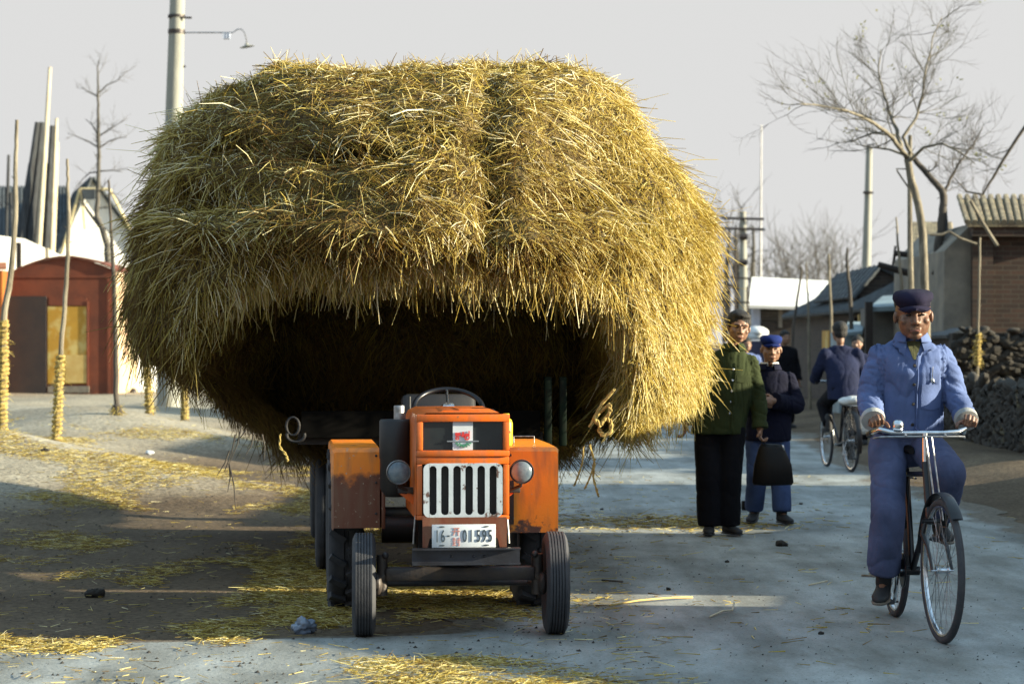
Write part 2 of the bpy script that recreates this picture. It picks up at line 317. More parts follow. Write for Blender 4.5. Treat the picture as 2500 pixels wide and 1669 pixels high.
def road_mat():
    m = bpy.data.materials.new('worn_dusty_asphalt'); t = nt(m); N = t.nodes; L = t.links
    out = N.new('ShaderNodeOutputMaterial'); b = N.new('ShaderNodeBsdfPrincipled'); b.inputs['Roughness'].default_value = .8; b.inputs['Specular IOR Level'].default_value = .25
    tc = N.new('ShaderNodeTexCoord')
    def nz(s, st=(1, 1, 1), d=6):
        mp = N.new('ShaderNodeMapping'); mp.inputs['Scale'].default_value = st; L.new(tc.outputs['Object'], mp.inputs[0])
        n = N.new('ShaderNodeTexNoise'); n.inputs['Scale'].default_value = s; n.inputs['Detail'].default_value = d; n.inputs['Roughness'].default_value = .62; L.new(mp.outputs[0], n.inputs[0]); return n.outputs['Fac']
    def ramp(s, a, bb, ca, cb):
        r = N.new('ShaderNodeValToRGB'); r.color_ramp.elements[0].position = a; r.color_ramp.elements[1].position = bb
        r.color_ramp.elements[0].color = (*ca, 1); r.color_ramp.elements[1].color = (*cb, 1); L.new(s, r.inputs[0]); return r.outputs[0]
    def mul(a, bb, f=1.0):
        x = N.new('ShaderNodeMix'); x.data_type = 'RGBA'; x.blend_type = 'MULTIPLY'; x.inputs[0].default_value = f; L.new(a, x.inputs[6]); L.new(bb, x.inputs[7]); return x.outputs[2]
    c = ramp(nz(.7, (1, .45, 1), 8), .33, .70, (.17, .185, .185), (.33, .345, .335))
    c = mul(c, ramp(nz(2.6, (1, .4, 1), 10), .36, .60, (.62, .61, .58), (1.08, 1.08, 1.08)))
    c = mul(c, ramp(nz(70, d=2), .28, .5, (.72, .72, .7), (1.08, 1.08, 1.08)))
    c = mul(c, ramp(nz(22, d=2), .25, .30, (.3, .26, .22), (1, 1, 1)), .85)
    c = mul(c, ramp(nz(9, (1, .25, 1), 6), .60, .70, (1, 1, 1), (.82, .79, .74)))
    c = mul(c, ramp(nz(2.4, (1, .05, 1), 4), .40, .58, (.80, .79, .77), (1.04, 1.04, 1.04)))
    at = N.new('ShaderNodeAttribute'); at.attribute_name = 'edge'; ad = N.new('ShaderNodeMath'); ad.operation = 'MULTIPLY_ADD'; ad.inputs[1].default_value = 1.6; L.new(nz(2.2, (1, .5, 1), 9), ad.inputs[0]); L.new(at.outputs['Fac'], ad.inputs[2])
    fr = N.new('ShaderNodeMapRange'); fr.inputs[1].default_value = 1.15; fr.inputs[2].default_value = 1.45; L.new(ad.outputs[0], fr.inputs[0]); ex = N.new('ShaderNodeMix'); ex.data_type = 'RGBA'; L.new(fr.outputs[0], ex.inputs[0]); L.new(c, ex.inputs[6])
    L.new(ramp(nz(24), .36, .6, (.06, .047, .035), (.16, .135, .10)), ex.inputs[7]); c = ex.outputs[2]
    L.new(c, b.inputs['Base Color']); bp = N.new('ShaderNodeBump'); bp.inputs['Strength'].default_value = .45; bp.inputs['Distance'].default_value = .01
    L.new(nz(50), bp.inputs['Height']); L.new(bp.outputs[0], b.inputs['Normal']); L.new(b.outputs[0], out.inputs[0]); return m
M['earth'] = earth_mat(); M['road'] = road_mat()
single('ground', ground_sheet(), 'earth', 'packed earth verges strewn with straw on both sides of the road', 'ground', (0, 0, 0), kind='structure', smooth=True)
def road_left(y):
    w = .22*noise.noise(V((y*.8, 0, 5)))+.1*noise.noise(V((y*3, 0, 9)))
    return -6.5*(1-ss(10.6, 12.2, y)) - .35*ss(10.6, 12.2, y) - .45*ss(16, 26, y) + w
def road_right(y): return 4.1+.25*noise.noise(V((y*.5, 3, 5)))+.12*noise.noise(V((y*2.5, 3, 9)))+.5*ss(24, 40, y)+3.2*ss(48, 75, y)
EDGE = []; mb = MB(); ys = [-50, -10, 2]+list(np.arange(6, 40, .1))+list(np.arange(40, 120, 2)); NX = 60
for y in ys:
    a, b = road_left(y), road_right(y)
    for i in range(NX+1):
        x = a+(b-a)*i/NX; mb.v.append(V((x, y, (gz(x, y) if y > 5 else 0)+.005))); EDGE.append(max(1-ss(0, .55, x-a), 1-ss(0, .6, b-x)))
mb.f = [(j*(NX+1)+i, j*(NX+1)+i+1, (j+1)*(NX+1)+i+1, (j+1)*(NX+1)+i) for j in range(len(ys)-1) for i in range(NX)]; mb.mi = [0]*len(mb.f)
rdo = single('road', mb, 'road', 'dusty worn grey asphalt street running between the verges', 'road', (0, 0, 0), kind='structure', smooth=True, fix=False)
rdo.data.attributes.new('edge', 'FLOAT', 'POINT').data.foreach_set('value', EDGE)

# ---------------------------------------------------------------- straw (numpy stalks)
def stalks(name, roots, dirs, lens, wid, shade, droop, parent=None, seg=2, loc=(0, 0, 0)):
    """three-sided bent stalks in one mesh; all arrays have n rows"""
    n = len(roots); roots = roots-np.array(loc)
    ref = RNG.normal(size=(n, 3)); u = np.cross(dirs, ref); u /= np.linalg.norm(u, axis=1)[:, None]+1e-9; w = np.cross(dirs, u)
    rings = []
    bend = RNG.normal(size=(n, 3))*.07
    for k in range(seg+1):
        t = k/seg; c = roots+dirs*(lens*t)[:, None]+bend*(lens*t*t)[:, None]; c[:, 2] -= droop*lens*t*t
        r = wid*(1-.55*t)
        for j in range(3):
            a = 2*PI*j/3; rings.append(c+(u*math.cos(a)+w*math.sin(a))*r[:, None])
    nv = 3*(seg+1); vs = np.stack(rings, 1).reshape(-1, 3)
    fs = []
    for k in range(seg):
        for j in range(3): fs.append((k*3+j, k*3+(j+1) % 3, (k+1)*3+(j+1) % 3, (k+1)*3+j))
    fs = np.array(fs); fa = (fs[None]+(np.arange(n)*nv)[:, None, None]).reshape(-1, 4)
    me = bpy.data.meshes.new(name); me.vertices.add(len(vs)); me.vertices.foreach_set('co', vs.ravel())
    me.loops.add(fa.size); me.loops.foreach_set('vertex_index', fa.ravel().astype(np.int32))
    me.polygons.add(len(fa)); me.polygons.foreach_set('loop_start', np.arange(0, fa.size, 4, dtype=np.int32)); me.update(calc_edges=True)
    at = me.attributes.new('shade', 'FLOAT', 'POINT'); at.data.foreach_set('value', np.repeat(shade, nv).astype(np.float32))
    me.polygons.foreach_set('use_smooth', [True]*len(me.polygons))
    return finish(me, name, 'straw', parent, loc)
# ---- the load: outline (photo pixels at its widest section) around a centre
LC = (1030, 620); LY = 15.0
OUT = [(1760, 620), (1762, 750), (1742, 880), (1705, 985), (1620, 1045), (1500, 1065), (1400, 1110), (1300, 1075), (1050, 1075), (760, 1085), (690, 1085), (600, 1025), (520, 975), (445, 915), (375, 862), (318, 800),
       (300, 720), (303, 620), (325, 500), (368, 420), (395, 320), (440, 268), (515, 215), (610, 188), (680, 152), (760, 146), (900, 158), (1060, 158), (1140, 148), (1190, 128), (1240, 142), (1390, 146), (1480, 176), (1548, 212), (1602, 280), (1645, 350), (1708, 425), (1752, 510)]
oa = sorted([(math.atan2(-(y-LC[1]), x-LC[0]) % (2*PI), math.hypot(x-LC[0], y-LC[1])) for x, y in OUT])
OA = np.array([a for a, r in oa]); OR = np.array([r for a, r in oa])
def orad(a): return float(np.interp(a % (2*PI), OA, OR, period=2*PI))*.968
YAW = .10
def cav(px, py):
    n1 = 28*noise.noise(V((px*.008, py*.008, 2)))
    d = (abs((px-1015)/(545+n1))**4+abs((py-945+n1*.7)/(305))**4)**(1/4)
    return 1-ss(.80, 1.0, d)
def load_pt(a, s, k):
    """a angle, s radial fraction on the front cap (k=0) ; k>0: distance behind the widest section; returns point"""
    R = orad(a); px = LC[0]+math.cos(a)*R*s; py = LC[1]-math.sin(a)*R*s
    Rr = max(0, math.cos(a))**1.3; Y = LY+.7*Rr+k if k > 0 else LY+.7*Rr-(1.3+.7*Rr)*(max(0, 1-s**(2.5-.6*Rr)))**(.5+.12*Rr)
    x = PX(px, LY); z = PZ(py, LY)
    # shrink towards the camera so that the front cap keeps its place in the outline
    if k <= 0:
        q = (Y/LY); x = x*(q*.6+.4); z = CH+(z-CH)*(q*.6+.4)
        c = cav(px, py); lay = 0
        for (yl, am, sl) in ((605, .34, .04), (455, .26, -.05), (300, .30, .03), (205, .16, 0)):
            e = yl+sl*(px-1030)+34*noise.noise(V((px*.006, yl, 0)))
            if py < e: lay = -am*math.exp(-(e-py)/75)*(1-math.exp(-(e-py)/9)); break
        gr = .13*math.exp(-((px-(1200+.02*(py-600)+14*noise.noise(V((py*.012, 0, 0)))))/34)**2)*(1-ss(640, 720, py))*(1 if py > 120 else 0)
        pock = .36*math.exp(-((px-515)/100)**2-((py-505)/42)**2)+.24*math.exp(-((px-580)/90)**2-((py-372)/26)**2)+.22*math.exp(-((px-870)/120)**2-((py-395)/24)**2)+.22*math.exp(-((px-1400)/110)**2-((py-500)/26)**2)
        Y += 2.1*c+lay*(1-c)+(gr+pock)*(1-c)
    nn = V((x*1.3, Y*1.3, z*1.6)); d = .10*noise.noise(nn)+.07*noise.noise(nn*2.9)+.03*noise.noise(nn*7)
    e = 1 if k > 0 else ss(.2, 1, s)
    if k > 0:
        x -= math.tan(YAW)*k; x *= 1-.02*k
        if k > 4.2: f = 1-((k-4.2)/.7)**2*.35; z = 1.6+(z-1.6)*f; x = -1.0+(x+1.0)*f
    return V((x+d*math.cos(a)*e, Y-d*(1-e)*1.5, z+d*math.sin(a)*e*.7))
def build_load():
    NA = 200; A = [2*PI*i/NA for i in range(NA)]
    S = [.03+.97*(i/54)**.85 for i in range(55)]; K = [.12, .3, .5, .8, 1.2, 1.7, 2.3, 2.9, 3.5, 4.1, 4.5, 4.8, 4.9]
    vs = [load_pt(a, s, 0) for s in S for a in A]+[load_pt(a, 1, k) for k in K for a in A]
    n = len(S)+len(K); c0 = V((PX(LC[0], LY)*.98, LY-.95, PZ(LC[1], LY))); ce = V((-1.0, LY+4.95, 1.6))
    fs = [(i*NA+j, i*NA+(j+1) % NA, (i+1)*NA+(j+1) % NA, (i+1)*NA+j) for i in range(n-1) for j in range(NA)]
    e = len(vs); vs += [c0, ce]; fs += [(e, (j+1) % NA, j) for j in range(NA)]+[(e+1, (n-1)*NA+j, (n-1)*NA+(j+1) % NA) for j in range(NA)]
    return vs, fs
vs, fs = build_load(); mb = MB(); mb.add(vs, fs)
lroot = thing('straw_load', (-.6, 16.5, .85), 'huge bulging load of golden straw overhanging the orange tractor from its trailer', 'straw load')
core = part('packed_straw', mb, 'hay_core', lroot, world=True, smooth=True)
va = np.array([tuple(v) for v in vs]); tri = np.array([t for f in fs for t in ([(f[0], f[1], f[2])]+([(f[0], f[2], f[3])] if len(f) > 3 else []))])
A_, B_, C_ = va[tri[:, 0]], va[tri[:, 1]], va[tri[:, 2]]
nr = np.cross(B_-A_, C_-A_); ar = np.linalg.norm(nr, axis=1)/2; nr /= (2*ar[:, None]+1e-12)
cen = (A_+B_+C_)/3; mid = np.array([PX(LC[0], LY), 15.6, PZ(620, LY)]); flip = np.sum(nr*(cen-mid), axis=1) < 0; nr[flip] *= -1
w8 = ar.copy(); w8[cen[:, 1] > 16.2] *= .35; w8[cen[:, 1] > 18.5] *= .35
pxc = cen[:, 0]*F/cen[:, 1]+1250; pyc = 834.5-(cen[:, 2]-CH)*F/cen[:, 1]
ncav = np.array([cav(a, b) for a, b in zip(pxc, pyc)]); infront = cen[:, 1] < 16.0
w8[(nr[:, 2] < -.6)] *= .6
NS = 122000
ti = RNG.choice(len(tri), NS, p=w8/w8.sum()); r1, r2 = RNG.random((2, NS)); s1 = np.sqrt(r1)
pt = A_[ti]*(1-s1)[:, None]+B_[ti]*(s1*(1-r2))[:, None]+C_[ti]*(s1*r2)[:, None]; nn = nr[ti]
down = np.array([0, 0, -1.])-nn*(-nn[:, 2])[:, None]; down /= np.linalg.norm(down, axis=1)[:, None]+1e-6
lat = np.cross(nn, down); px_, py_ = pxc[ti], pyc[ti]
# clumps: stalks near each other share a direction
def field(p, s, o):
    return np.array([noise.noise(V((float(a[0])*s+o, float(a[1])*s, float(a[2])*s))) for a in p])
f1 = field(pt, 2.2, 0); f2 = field(pt, 5.0, 40); f3 = field(pt, 1.1, 80); f4 = field(pt, 11.0, 20)
hang = np.clip((py_-330)/380, 0, 1)*.9+.1; hang = np.maximum(hang, np.clip((px_-1350)/250, 0, 1)*.8)
topm = np.clip((260-py_)/120, 0, 1)
ld = (f1*2.8+f2*2.2)*(1.15-hang*.7)+f4*.9+RNG.normal(size=NS)*(.95-.45*hang)
dd = (.15+.95*hang)+f2*1.0+RNG.normal(size=NS)*.6
ou = .02+np.minimum(np.abs(RNG.normal(size=NS))*.28, .6)+.10*hang
d = lat*ld[:, None]+down*dd[:, None]+nn*ou[:, None]; d /= np.linalg.norm(d, axis=1)[:, None]
lens = np.clip(RNG.lognormal(math.log(.145), .40, NS), .05, .40); rimz = (py_ > 560) & (py_ < 1000) & (px_ > 480) & (px_ < 1480); lens[rimz] = np.minimum(lens[rimz], .17); tz = (py_ < 250); lens[tz] = np.minimum(lens[tz], .17)
wid = RNG.uniform(.0015, .0044, NS)*(1+.45*(RNG.random(NS) > .90))
wid = wid*(1+.25*(shade > .75)) if 'shade' in globals() else wid; dep = RNG.uniform(-.07, .02, NS); root = pt+nn*dep[:, None]
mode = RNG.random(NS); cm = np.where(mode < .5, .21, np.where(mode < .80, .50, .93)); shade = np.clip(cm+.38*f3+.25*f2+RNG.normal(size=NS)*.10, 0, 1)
kr = np.clip((px_-1300)/250, 0, 1); shade = shade*(1-.40*kr)+.32*kr; lo_ = np.clip((py_-760)/180, 0, 1)*np.clip((1400-px_)/200, 0, 1); shade = shade*(1-.5*lo_); shade = np.where(pxc[ti] < 420, shade*.75, shade)  # right side's sun glow painted into the straw tone; lower left toned darker
shade = np.where(ncav[ti] > .5, shade*.45, shade)  # straw in the hollow darkened: its shade is put into the colour
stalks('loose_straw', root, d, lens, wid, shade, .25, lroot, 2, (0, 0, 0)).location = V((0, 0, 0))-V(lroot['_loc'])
# finer broken straw matted close to the surface
NM = 60000; ti = RNG.choice(len(tri), NM, p=w8/w8.sum()); r1, r2 = RNG.random((2, NM)); s1 = np.sqrt(r1); pm = A_[ti]*(1-s1)[:, None]+B_[ti]*(s1*(1-r2))[:, None]+C_[ti]*(s1*r2)[:, None]
nm = nr[ti]; dw = np.array([0, 0, -1.])-nm*(-nm[:, 2])[:, None]; dw /= np.linalg.norm(dw, axis=1)[:, None]+1e-6; lm = np.cross(nm, dw); hg = np.clip((pyc[ti]-330)/380, 0, 1)
dm = lm*(RNG.normal(size=NM)*(1-.5*hg))[:, None]+dw*(RNG.normal(size=NM)*.6+.7*hg)[:, None]+nm*(RNG.normal(size=NM)*.08+.03)[:, None]; dm /= np.linalg.norm(dm, axis=1)[:, None]+1e-6
stalks('matted_straw', pm+nm*RNG.uniform(-.01, .02, NM)[:, None], dm, RNG.uniform(.04, .12, NM), RNG.uniform(.0012, .003, NM), np.clip(RNG.normal(.28, .14, NM)*np.where(ncav[ti] > .5, .5, 1), 0, 1), .05, lroot, 1).location = -V(lroot['_loc'])  # matted straw toned down inside the hollow to deepen its shade
# fringe hanging over the hollow, and stray stalks standing out of the outline
k = np.where(((ncav > .01) & (ncav < .45)) & infront & (pyc < 760))[0]
NF = 2600; ti = RNG.choice(k, NF, p=ar[k]/ar[k].sum()); pt = cen[ti]+RNG.normal(size=(NF, 3))*.03; pt[:, 1] -= RNG.uniform(.0, .12, NF)
d = np.stack([RNG.normal(size=NF)*.28, -.25+RNG.normal(size=NF)*.22, -np.ones(NF)], 1); d /= np.linalg.norm(d, axis=1)[:, None]
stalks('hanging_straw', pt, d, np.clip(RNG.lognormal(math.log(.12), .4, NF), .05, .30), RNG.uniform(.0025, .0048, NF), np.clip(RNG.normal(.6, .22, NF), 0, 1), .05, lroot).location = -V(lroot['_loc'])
def grit(n, fx, name, label, lo, hi):
    mb = MB()
    for _ in range(n):
        x, y = fx(); r = lo+(hi-lo)*random.random()**3; z = gz(x, y)+.006; j = lambda: random.uniform(.6, 1.3)*r
        mb.add([(x-j(), y, z), (x, y-j(), z), (x+j(), y, z), (x, y+j(), z), (x+r*.2, y, z+j()*.8)], [(0, 1, 4), (1, 2, 4), (2, 3, 4), (3, 0, 4)])
    return single(name, mb, 'clod', label, 'grit', (0, 0, 0), kind='stuff', smooth=False, fix=False)
grit(3200, lambda: (random.uniform(.0, 4.6), 10.2+16*random.random()**1.4), 'road_grit', 'dark grit and soil crumbs scattered over the road', .0015, .007)
grit(5200, lambda: (random.uniform(-4.5, .6), 10.2+16*random.random()**1.4), 'soil_crumbs', 'dark soil crumbs and small stones on the left verge', .002, .012)
# straw scattered over the ground: one uncountable spread
def scatter(n, fx, name, label, lo=.05, hi=.22, w=(.002, .005)):
    pts = []
    while len(pts) < n:
        x, y, ok = fx()
        if ok: pts.append((x, y, gz(x, y)+random.uniform(.006, .018)))
    p = np.array(pts); a = RNG.uniform(0, 2*PI, n); d = np.stack([np.cos(a), np.sin(a), RNG.normal(size=n)*.08+.02], 1); d /= np.linalg.norm(d, axis=1)[:, None]
    o = stalks(name, p, d, RNG.uniform(lo, hi, n), RNG.uniform(w[0], w[1], n), np.clip(RNG.normal(.43, .22, n), .05, 1), .02, None, 1)
    return tag(o, label, 'straw', kind='stuff')
def f_left():
    y = 10.1+22*random.random()**1.5; x = random.uniform(-.215*y-.3, .8)
    n = noise.noise(V((x*.7, y*.55, 0)))+.5*noise.noise(V((x*2.5, y*1.6, 7)))
    near = ss(.9, -.5, x) if False else 1-ss(-.6, .7, x)
    bias = .20 if -1.6 < x < .3 and 12.3 < y < 20 else (-.12 if y > 12.4 else -.2)
    if y < 12.3: bias = -.16 if x > -1 else -.34
    return x, y, random.random() < max(0, min(1, (n+bias)*2.6))*near+.01
scatter(42000, f_left, 'scattered_straw', 'yellow straw litter strewn over the verge and under the tractor', .025, .12, (.0010, .0028))
def f_right():
    y = random.uniform(10.2, 26); x = random.uniform(.3, 4.2); return x, y, random.random() < (.15+.8*max(0, noise.noise(V((x*.9, y*.5, 3)))))*(.25+.75*(1-ss(.5, 3, x)))
scatter(420, f_right, 'straw_bits', 'sparse straw bits lying on the road right of the tractor', .03, .14, (.002, .004))
def f_under():
    y = random.gauss(19.3, .5); x = random.gauss(1.3, .5); return x, y, True
scatter(900, f_under, 'dropped_straw', 'thin patch of dropped straw on the road under the right edge of the load', .04, .16, (.002, .004))
# ---------------------------------------------------------------- tractor (local: origin on the ground under the front axle, nose towards -Y)
TX = math.radians(0)
tr = thing('tractor', (-.258, 11.97, 0), 'small orange tractor with white slotted grille and number plate under the straw load', 'tractor', rz=math.radians(5.5))
def wheel(parent, c, R, w, rimR, name='wheel', grooves=5, steer=0, lug=False, n=56):
    """axis along local x"""
    T = Matrix.Translation(c)@Matrix.Rotation(steer, 4, 'Z')@Matrix.Rotation(PI/2, 4, 'Y')
    root = MB(); h = w/2; prof = [(rimR, -h*.55), (rimR+.02, -h*.8), (rimR+(R-rimR)*.5, -h), (R-.03, -h*.96), (R-.008, -h*.78)]
    k = grooves
    for i in range(k+1):
        a = -h*.74+1.48*h*i/(k+1); b = -h*.74+1.48*h*(i+1)/(k+1); g = (b-a)*.18
        prof += [(R-.001, a+g), (R-.001, b-g)]
        if i < k: prof += [(R-.010, b-g*.6), (R-.010, b+g*.6)]
    prof += [(R-.008, h*.78), (R-.03, h*.96), (rimR+(R-rimR)*.5, h), (rimR+.02, h*.8), (rimR, h*.55), (rimR, -h*.55)]
    root.lathe(prof, n, T); o = part(name, root, 'rubber', parent)
    if lug:
        m2 = MB()
        for i in range(20):
            for sd in (-1, 1):
                a = 2*PI*(i+(.5 if sd > 0 else 0))/20
                Q = T@Matrix.Rotation(a, 4, 'Z')@Matrix.Translation((R+.004, 0, sd*h*.48))
                m2.box((0, 0, 0), (1, 1, 1)); vv = m2.v[-8:]; Rl = Matrix.Rotation(sd*.55, 3, 'X')
                for q in range(8): m2.v[len(m2.v)-8+q] = Q@(Rl@V((vv[q].x*.035, vv[q].y*.03, vv[q].z*h*1.0)))
        part('tread_lug', m2, 'rubber', o)
    m = MB(); m.lathe([(rimR+.012, -h*.62), (rimR-.01, -h*.5), (rimR-.03, -h*.2), (.06, -h*.1), (.05, -h*.5), (0, -h*.52)], 32, T)
    m.lathe([(rimR+.012, h*.62), (rimR-.01, h*.5), (rimR-.03, h*.2), (.06, h*.35), (.05, h*.6), (0, h*.62)], 32, T)
    for i in range(6):
        a = 2*PI*i/6
        for sd in (-.52, .5): m.ell(T@V((.085*math.cos(a), .085*math.sin(a), h*sd*.6)), .011, n=6, m=4)
    part('rim', m, 'dark_iron', o); return o
for sx in (-1, 1): wheel(tr, V((sx*.475, 0, .255)), .255, .116, .165, steer=math.radians(-2))
for sx in (-1, 1): wheel(tr, V((sx*.515-.02, 1.36, .42)), .42, .19, .24, name='rear_wheel', grooves=1, lug=True, n=64)
# hood
hm = MB(); hw = .228; zt, zb = 1.105, .585; y0, y1 = -.20, .78
prof = [(-hw, zb), (-hw, zt-.045), (-hw+.012, zt-.018), (-hw+.05, zt), (hw-.05, zt), (hw-.012, zt-.018), (hw, zt-.045), (hw, zb)]
n = len(prof); q = []
for (yy, rise) in ((y0, 0), (y0+.02, .0), (.3, .004), (y1, .006)):
    for x, z in prof: q.append(V((x, yy, z+(rise if z > zb else 0))))
hm.add(q, [(i*n+j, i*n+j+1, (i+1)*n+j+1, (i+1)*n+j) for i in range(3) for j in range(n-1)]+[tuple(range(3*n, 4*n))])
# front frame built as bars round two openings
def bar(m, x0, x1, z0, z1, ya=y0-.004, yb=y0+.03, bev=.005): m.bbox(((x0+x1)/2, (ya+yb)/2, (z0+z1)/2), (x1-x0, yb-ya, z1-z0), bev)
zs = 1.105-(1035+8-945)/222*.52+.0
zm = .905
for (a, b, c, d_) in ((-hw+.001, hw-.001, 1.062, 1.098), (-hw+.001, hw-.001, zm-.012, zm+.018), (-hw+.001, -hw+.032, zm+.018, 1.062), (hw-.032, hw-.001, zm+.018, 1.062)): bar(hm, a, b, c, d_, y0-.012)
for (a, b, c, d_) in ((-hw+.001, hw-.001, zm-.05, zm-.0125), (-hw+.001, hw-.001, zb, zb+.022), (-hw+.001, -hw+.03, zb+.022, zm-.05), (hw-.03, hw-.001, zb+.022, zm-.05)): bar(hm, a, b, c, d_, y0-.002, y0+.03)
body = part('hood', hm, 'orange', tr)
hm = MB(); hm.prism([(-.10, 0), (-.085, .006), (.085, .006), (.10, 0)], .45, Matrix.Translation((0.0, -.02, zt+.001))); hm.box((0, .2, zt+.009), (.008, .4, .006)); part('hood_ridge', hm, 'orange', tr)
m = MB(); m.box((0, y0+.026, .5*(zm+1.07)), (2*hw-.03, .02, 1.07-zm-.01)); gp = part('front_panel', m, 'dash_glass', tr)
m = MB(); m.box((0, y0+.011, (zm+.018+1.062)/2), (.098, .006, 1.062-zm-.02)); em = part('badge_plate', m, 'plate', gp)
m = MB(); m.box((0, y0+.006, .967), (.155, .006, .006)); part('badge_bar', m, 'chrome', gp)
# emblem: red tractor over half a green cog
m = MB(); ye = y0+.004; zc = .985
def disc(m, x, z, r, y=ye, d=.004, n=16): m.prism([(x+r*math.cos(2*PI*i/n), z+r*math.sin(2*PI*i/n)) for i in range(n)], d, Matrix.Translation((0, y, 0)))
def ring(m, x, z, r, r2, y=ye):
    m.lathe([(r, -.002), (r, .002), (r2, .002), (r2, -.002), (r, -.002)], 18, Matrix.Translation((x, y, z))@Matrix.Rotation(PI/2, 4, 'X'))
ring(m, .020, zc, .0135, .007); ring(m, -.028, zc-.003, .0095, .004)
m.prism([(-.038, zc+.008), (-.038, zc+.024), (-.012, zc+.024), (-.008, zc+.008)], .004, Matrix.Translation((0, ye, 0)))
m.prism([(-.008, zc+.004), (-.004, zc+.028), (.006, zc+.028), (.006, zc+.012), (.012, zc+.02), (.032, zc+.02), (.034, zc+.01), (.012, zc+.0)], .004, Matrix.Translation((0, ye-.001, 0)))
m.box((.030, ye, zc+.026), (.006, .004, .012)); part('tractor_emblem', m, 'red', gp)
m = MB()
for i in range(7):
    a = PI+PI*(i+.5)/7; c = V((.002+.034*math.cos(a), ye, .962+.026*math.sin(a)*.8)); m.box(c, (.006, .004, .012), Matrix.Rotation(-a+PI/2, 3, 'Y'))
for i in range(6):
    a = PI+PI*(i+1)/7; m.box((.002+.02*math.cos(a), ye, .962+.02*math.sin(a)*.8), (.008, .003, .008))
part('cog_emblem', m, 'green_gear', gp)
# white grille with six slots
m = MB(); gx, gz0, gz1 = .193, zb+.012, zm-.045; sw = .0185; cx = [(-.1475+.059*i) for i in range(6)]
yg = y0-.010; bars = [-gx]+sum([[c-sw, c+sw] for c in cx], [])+[gx]
def slotcap(m, c, z, up):   # the rounded end of a slot: a small filled arch
    k = 8; poly = [(c-sw, z), (c-sw, z+up*.024), (c+sw, z+up*.024), (c+sw, z)]+[(c+sw*math.cos(PI*i/k), z+up*sw*math.sin(PI*i/k)) for i in range(1, k)]
    m.prism(poly, .012, Matrix.Translation((0, yg, 0)))
zs0, zs1 = gz0+.012, gz1-.012
for i in range(0, len(bars), 2):
    a, b = bars[i], bars[i+1]; mid = zs0+.024, zs1-.024
    if i == 0 or i == len(bars)-2:
        r = .03; sg = -1 if i == 0 else 1; e = a if i == 0 else b; inn = b if i == 0 else a
        poly = [(inn, gz0), (inn, gz1)]+[(e-sg*r+sg*r*math.sin(t), gz1-r+r*math.cos(t)) for t in np.linspace(0, PI/2, 6)]+[(e-sg*r+sg*r*math.cos(t), gz0+r-r*math.sin(t)) for t in np.linspace(0, PI/2, 6)]
        m.prism(poly, .012, Matrix.Translation((0, yg, 0)))
    else: m.box(((a+b)/2, yg+.006, (gz0+gz1)/2), (b-a, .012, gz1-gz0))
for c in cx:
    m.box((c, yg+.006, (gz1+zs1)/2+.0005), (2*sw, .012, gz1-zs1)); m.box((c, yg+.006, (gz0+zs0)/2), (2*sw, .012, zs0-gz0))
    slotcap(m, c, zs1-.0185, 1) if False else None
    for sg, z in ((1, zs1), (-1, zs0)):
        for e in (-1, 1):
            poly = [(c+e*sw, z)]+[(c+e*sw*math.cos(t), z-sg*sw+sg*sw*math.sin(t)) for t in np.linspace(0, PI/2, 6)]
            m.prism(poly, .012, Matrix.Translation((0, yg, 0)))
gr = part('grille', m, 'white_paint', tr, smooth=False)
m = MB(); m.box((0, y0+.045, (gz0+gz1)/2), (2*hw-.03, .01, gz1-gz0+.02)); part('radiator_core', m, 'black', tr)
# plate
m = MB(); pz0, pz1, pw = .455, .567, .155; yp = y0-.055
m.bbox((0, yp, (pz0+pz1)/2), (2*pw, .004, pz1-pz0), .0015)
npl = part('number_plate', m, 'plate', tr)
def text_mesh(s, size, sx, x, z, y, ext=.0012):
    cu = bpy.data.curves.new('t', 'FONT'); cu.body = s; cu.size = size; cu.extrude = ext; cu.align_x = 'CENTER'; cu.align_y = 'CENTER'; cu.offset = .0006
    o = bpy.data.objects.new('t', cu); COL.objects.link(o); dg = bpy.context.evaluated_depsgraph_get(); dg.update(); me = bpy.data.meshes.new_from_object(o.evaluated_get(dg))
    bpy.data.objects.remove(o); out = MB(); vs = [V((x+v.co.x*sx, y-v.co.z, z+v.co.y)) for v in me.vertices]; return out.add(vs, [tuple(p.vertices) for p in me.polygons])
m = MB(); yt = yp-.0035
for ch, xx in (('1', -.130), ('6', -.102), ('0', .004), ('1', .036), ('5', .071), ('9', .099), ('5', .128)):
    t = text_mesh(ch, .083, .56 if ch != '1' else .5, xx, .508, yt); part('plate_digit', t, 'ink', npl, smooth=False)
m.box((-.075, yt, .512), (.014, .002, .006))
part('plate_dash', m, 'ink', npl, smooth=False)
for xx, zz in ((-.107, .556), (.109, .556), (-.107, .466), (.109, .466)): m = MB(); m.prism([(xx+.014*math.cos(2*PI*i/12), zz+.0035*math.sin(2*PI*i/12)) for i in range(12)], .002, Matrix.Translation((0, yt-.001, 0))); part('plate_bolt', m, 'ink', npl, smooth=False)
m = MB(); w_ = .0042
def st(x0, z0, x1, z1, w=w_):
    a = V((x0, yt, z0)); b = V((x1, yt, z1)); d = b-a; ang = math.atan2(d.z, d.x); m.box((a+b)/2, (d.length, .002, w), Matrix.Rotation(-ang, 3, 'Y'))
cxx = -.037
st(cxx-.016, .549, cxx+.016, .549); st(cxx-.019, .534, cxx+.019, .534); st(cxx-.007, .549, cxx-.008, .530); st(cxx-.008, .530, cxx-.015, .514); st(cxx+.009, .549, cxx+.009, .512)
st(cxx-.017, .498, cxx-.003, .498); st(cxx-.018, .489, cxx-.002, .489); st(cxx-.010, .504, cxx-.010, .489); st(cxx-.017, .478, cxx-.003, .478); st(cxx-.010, .485, cxx-.010, .467); st(cxx-.019, .467, cxx-.001, .467)
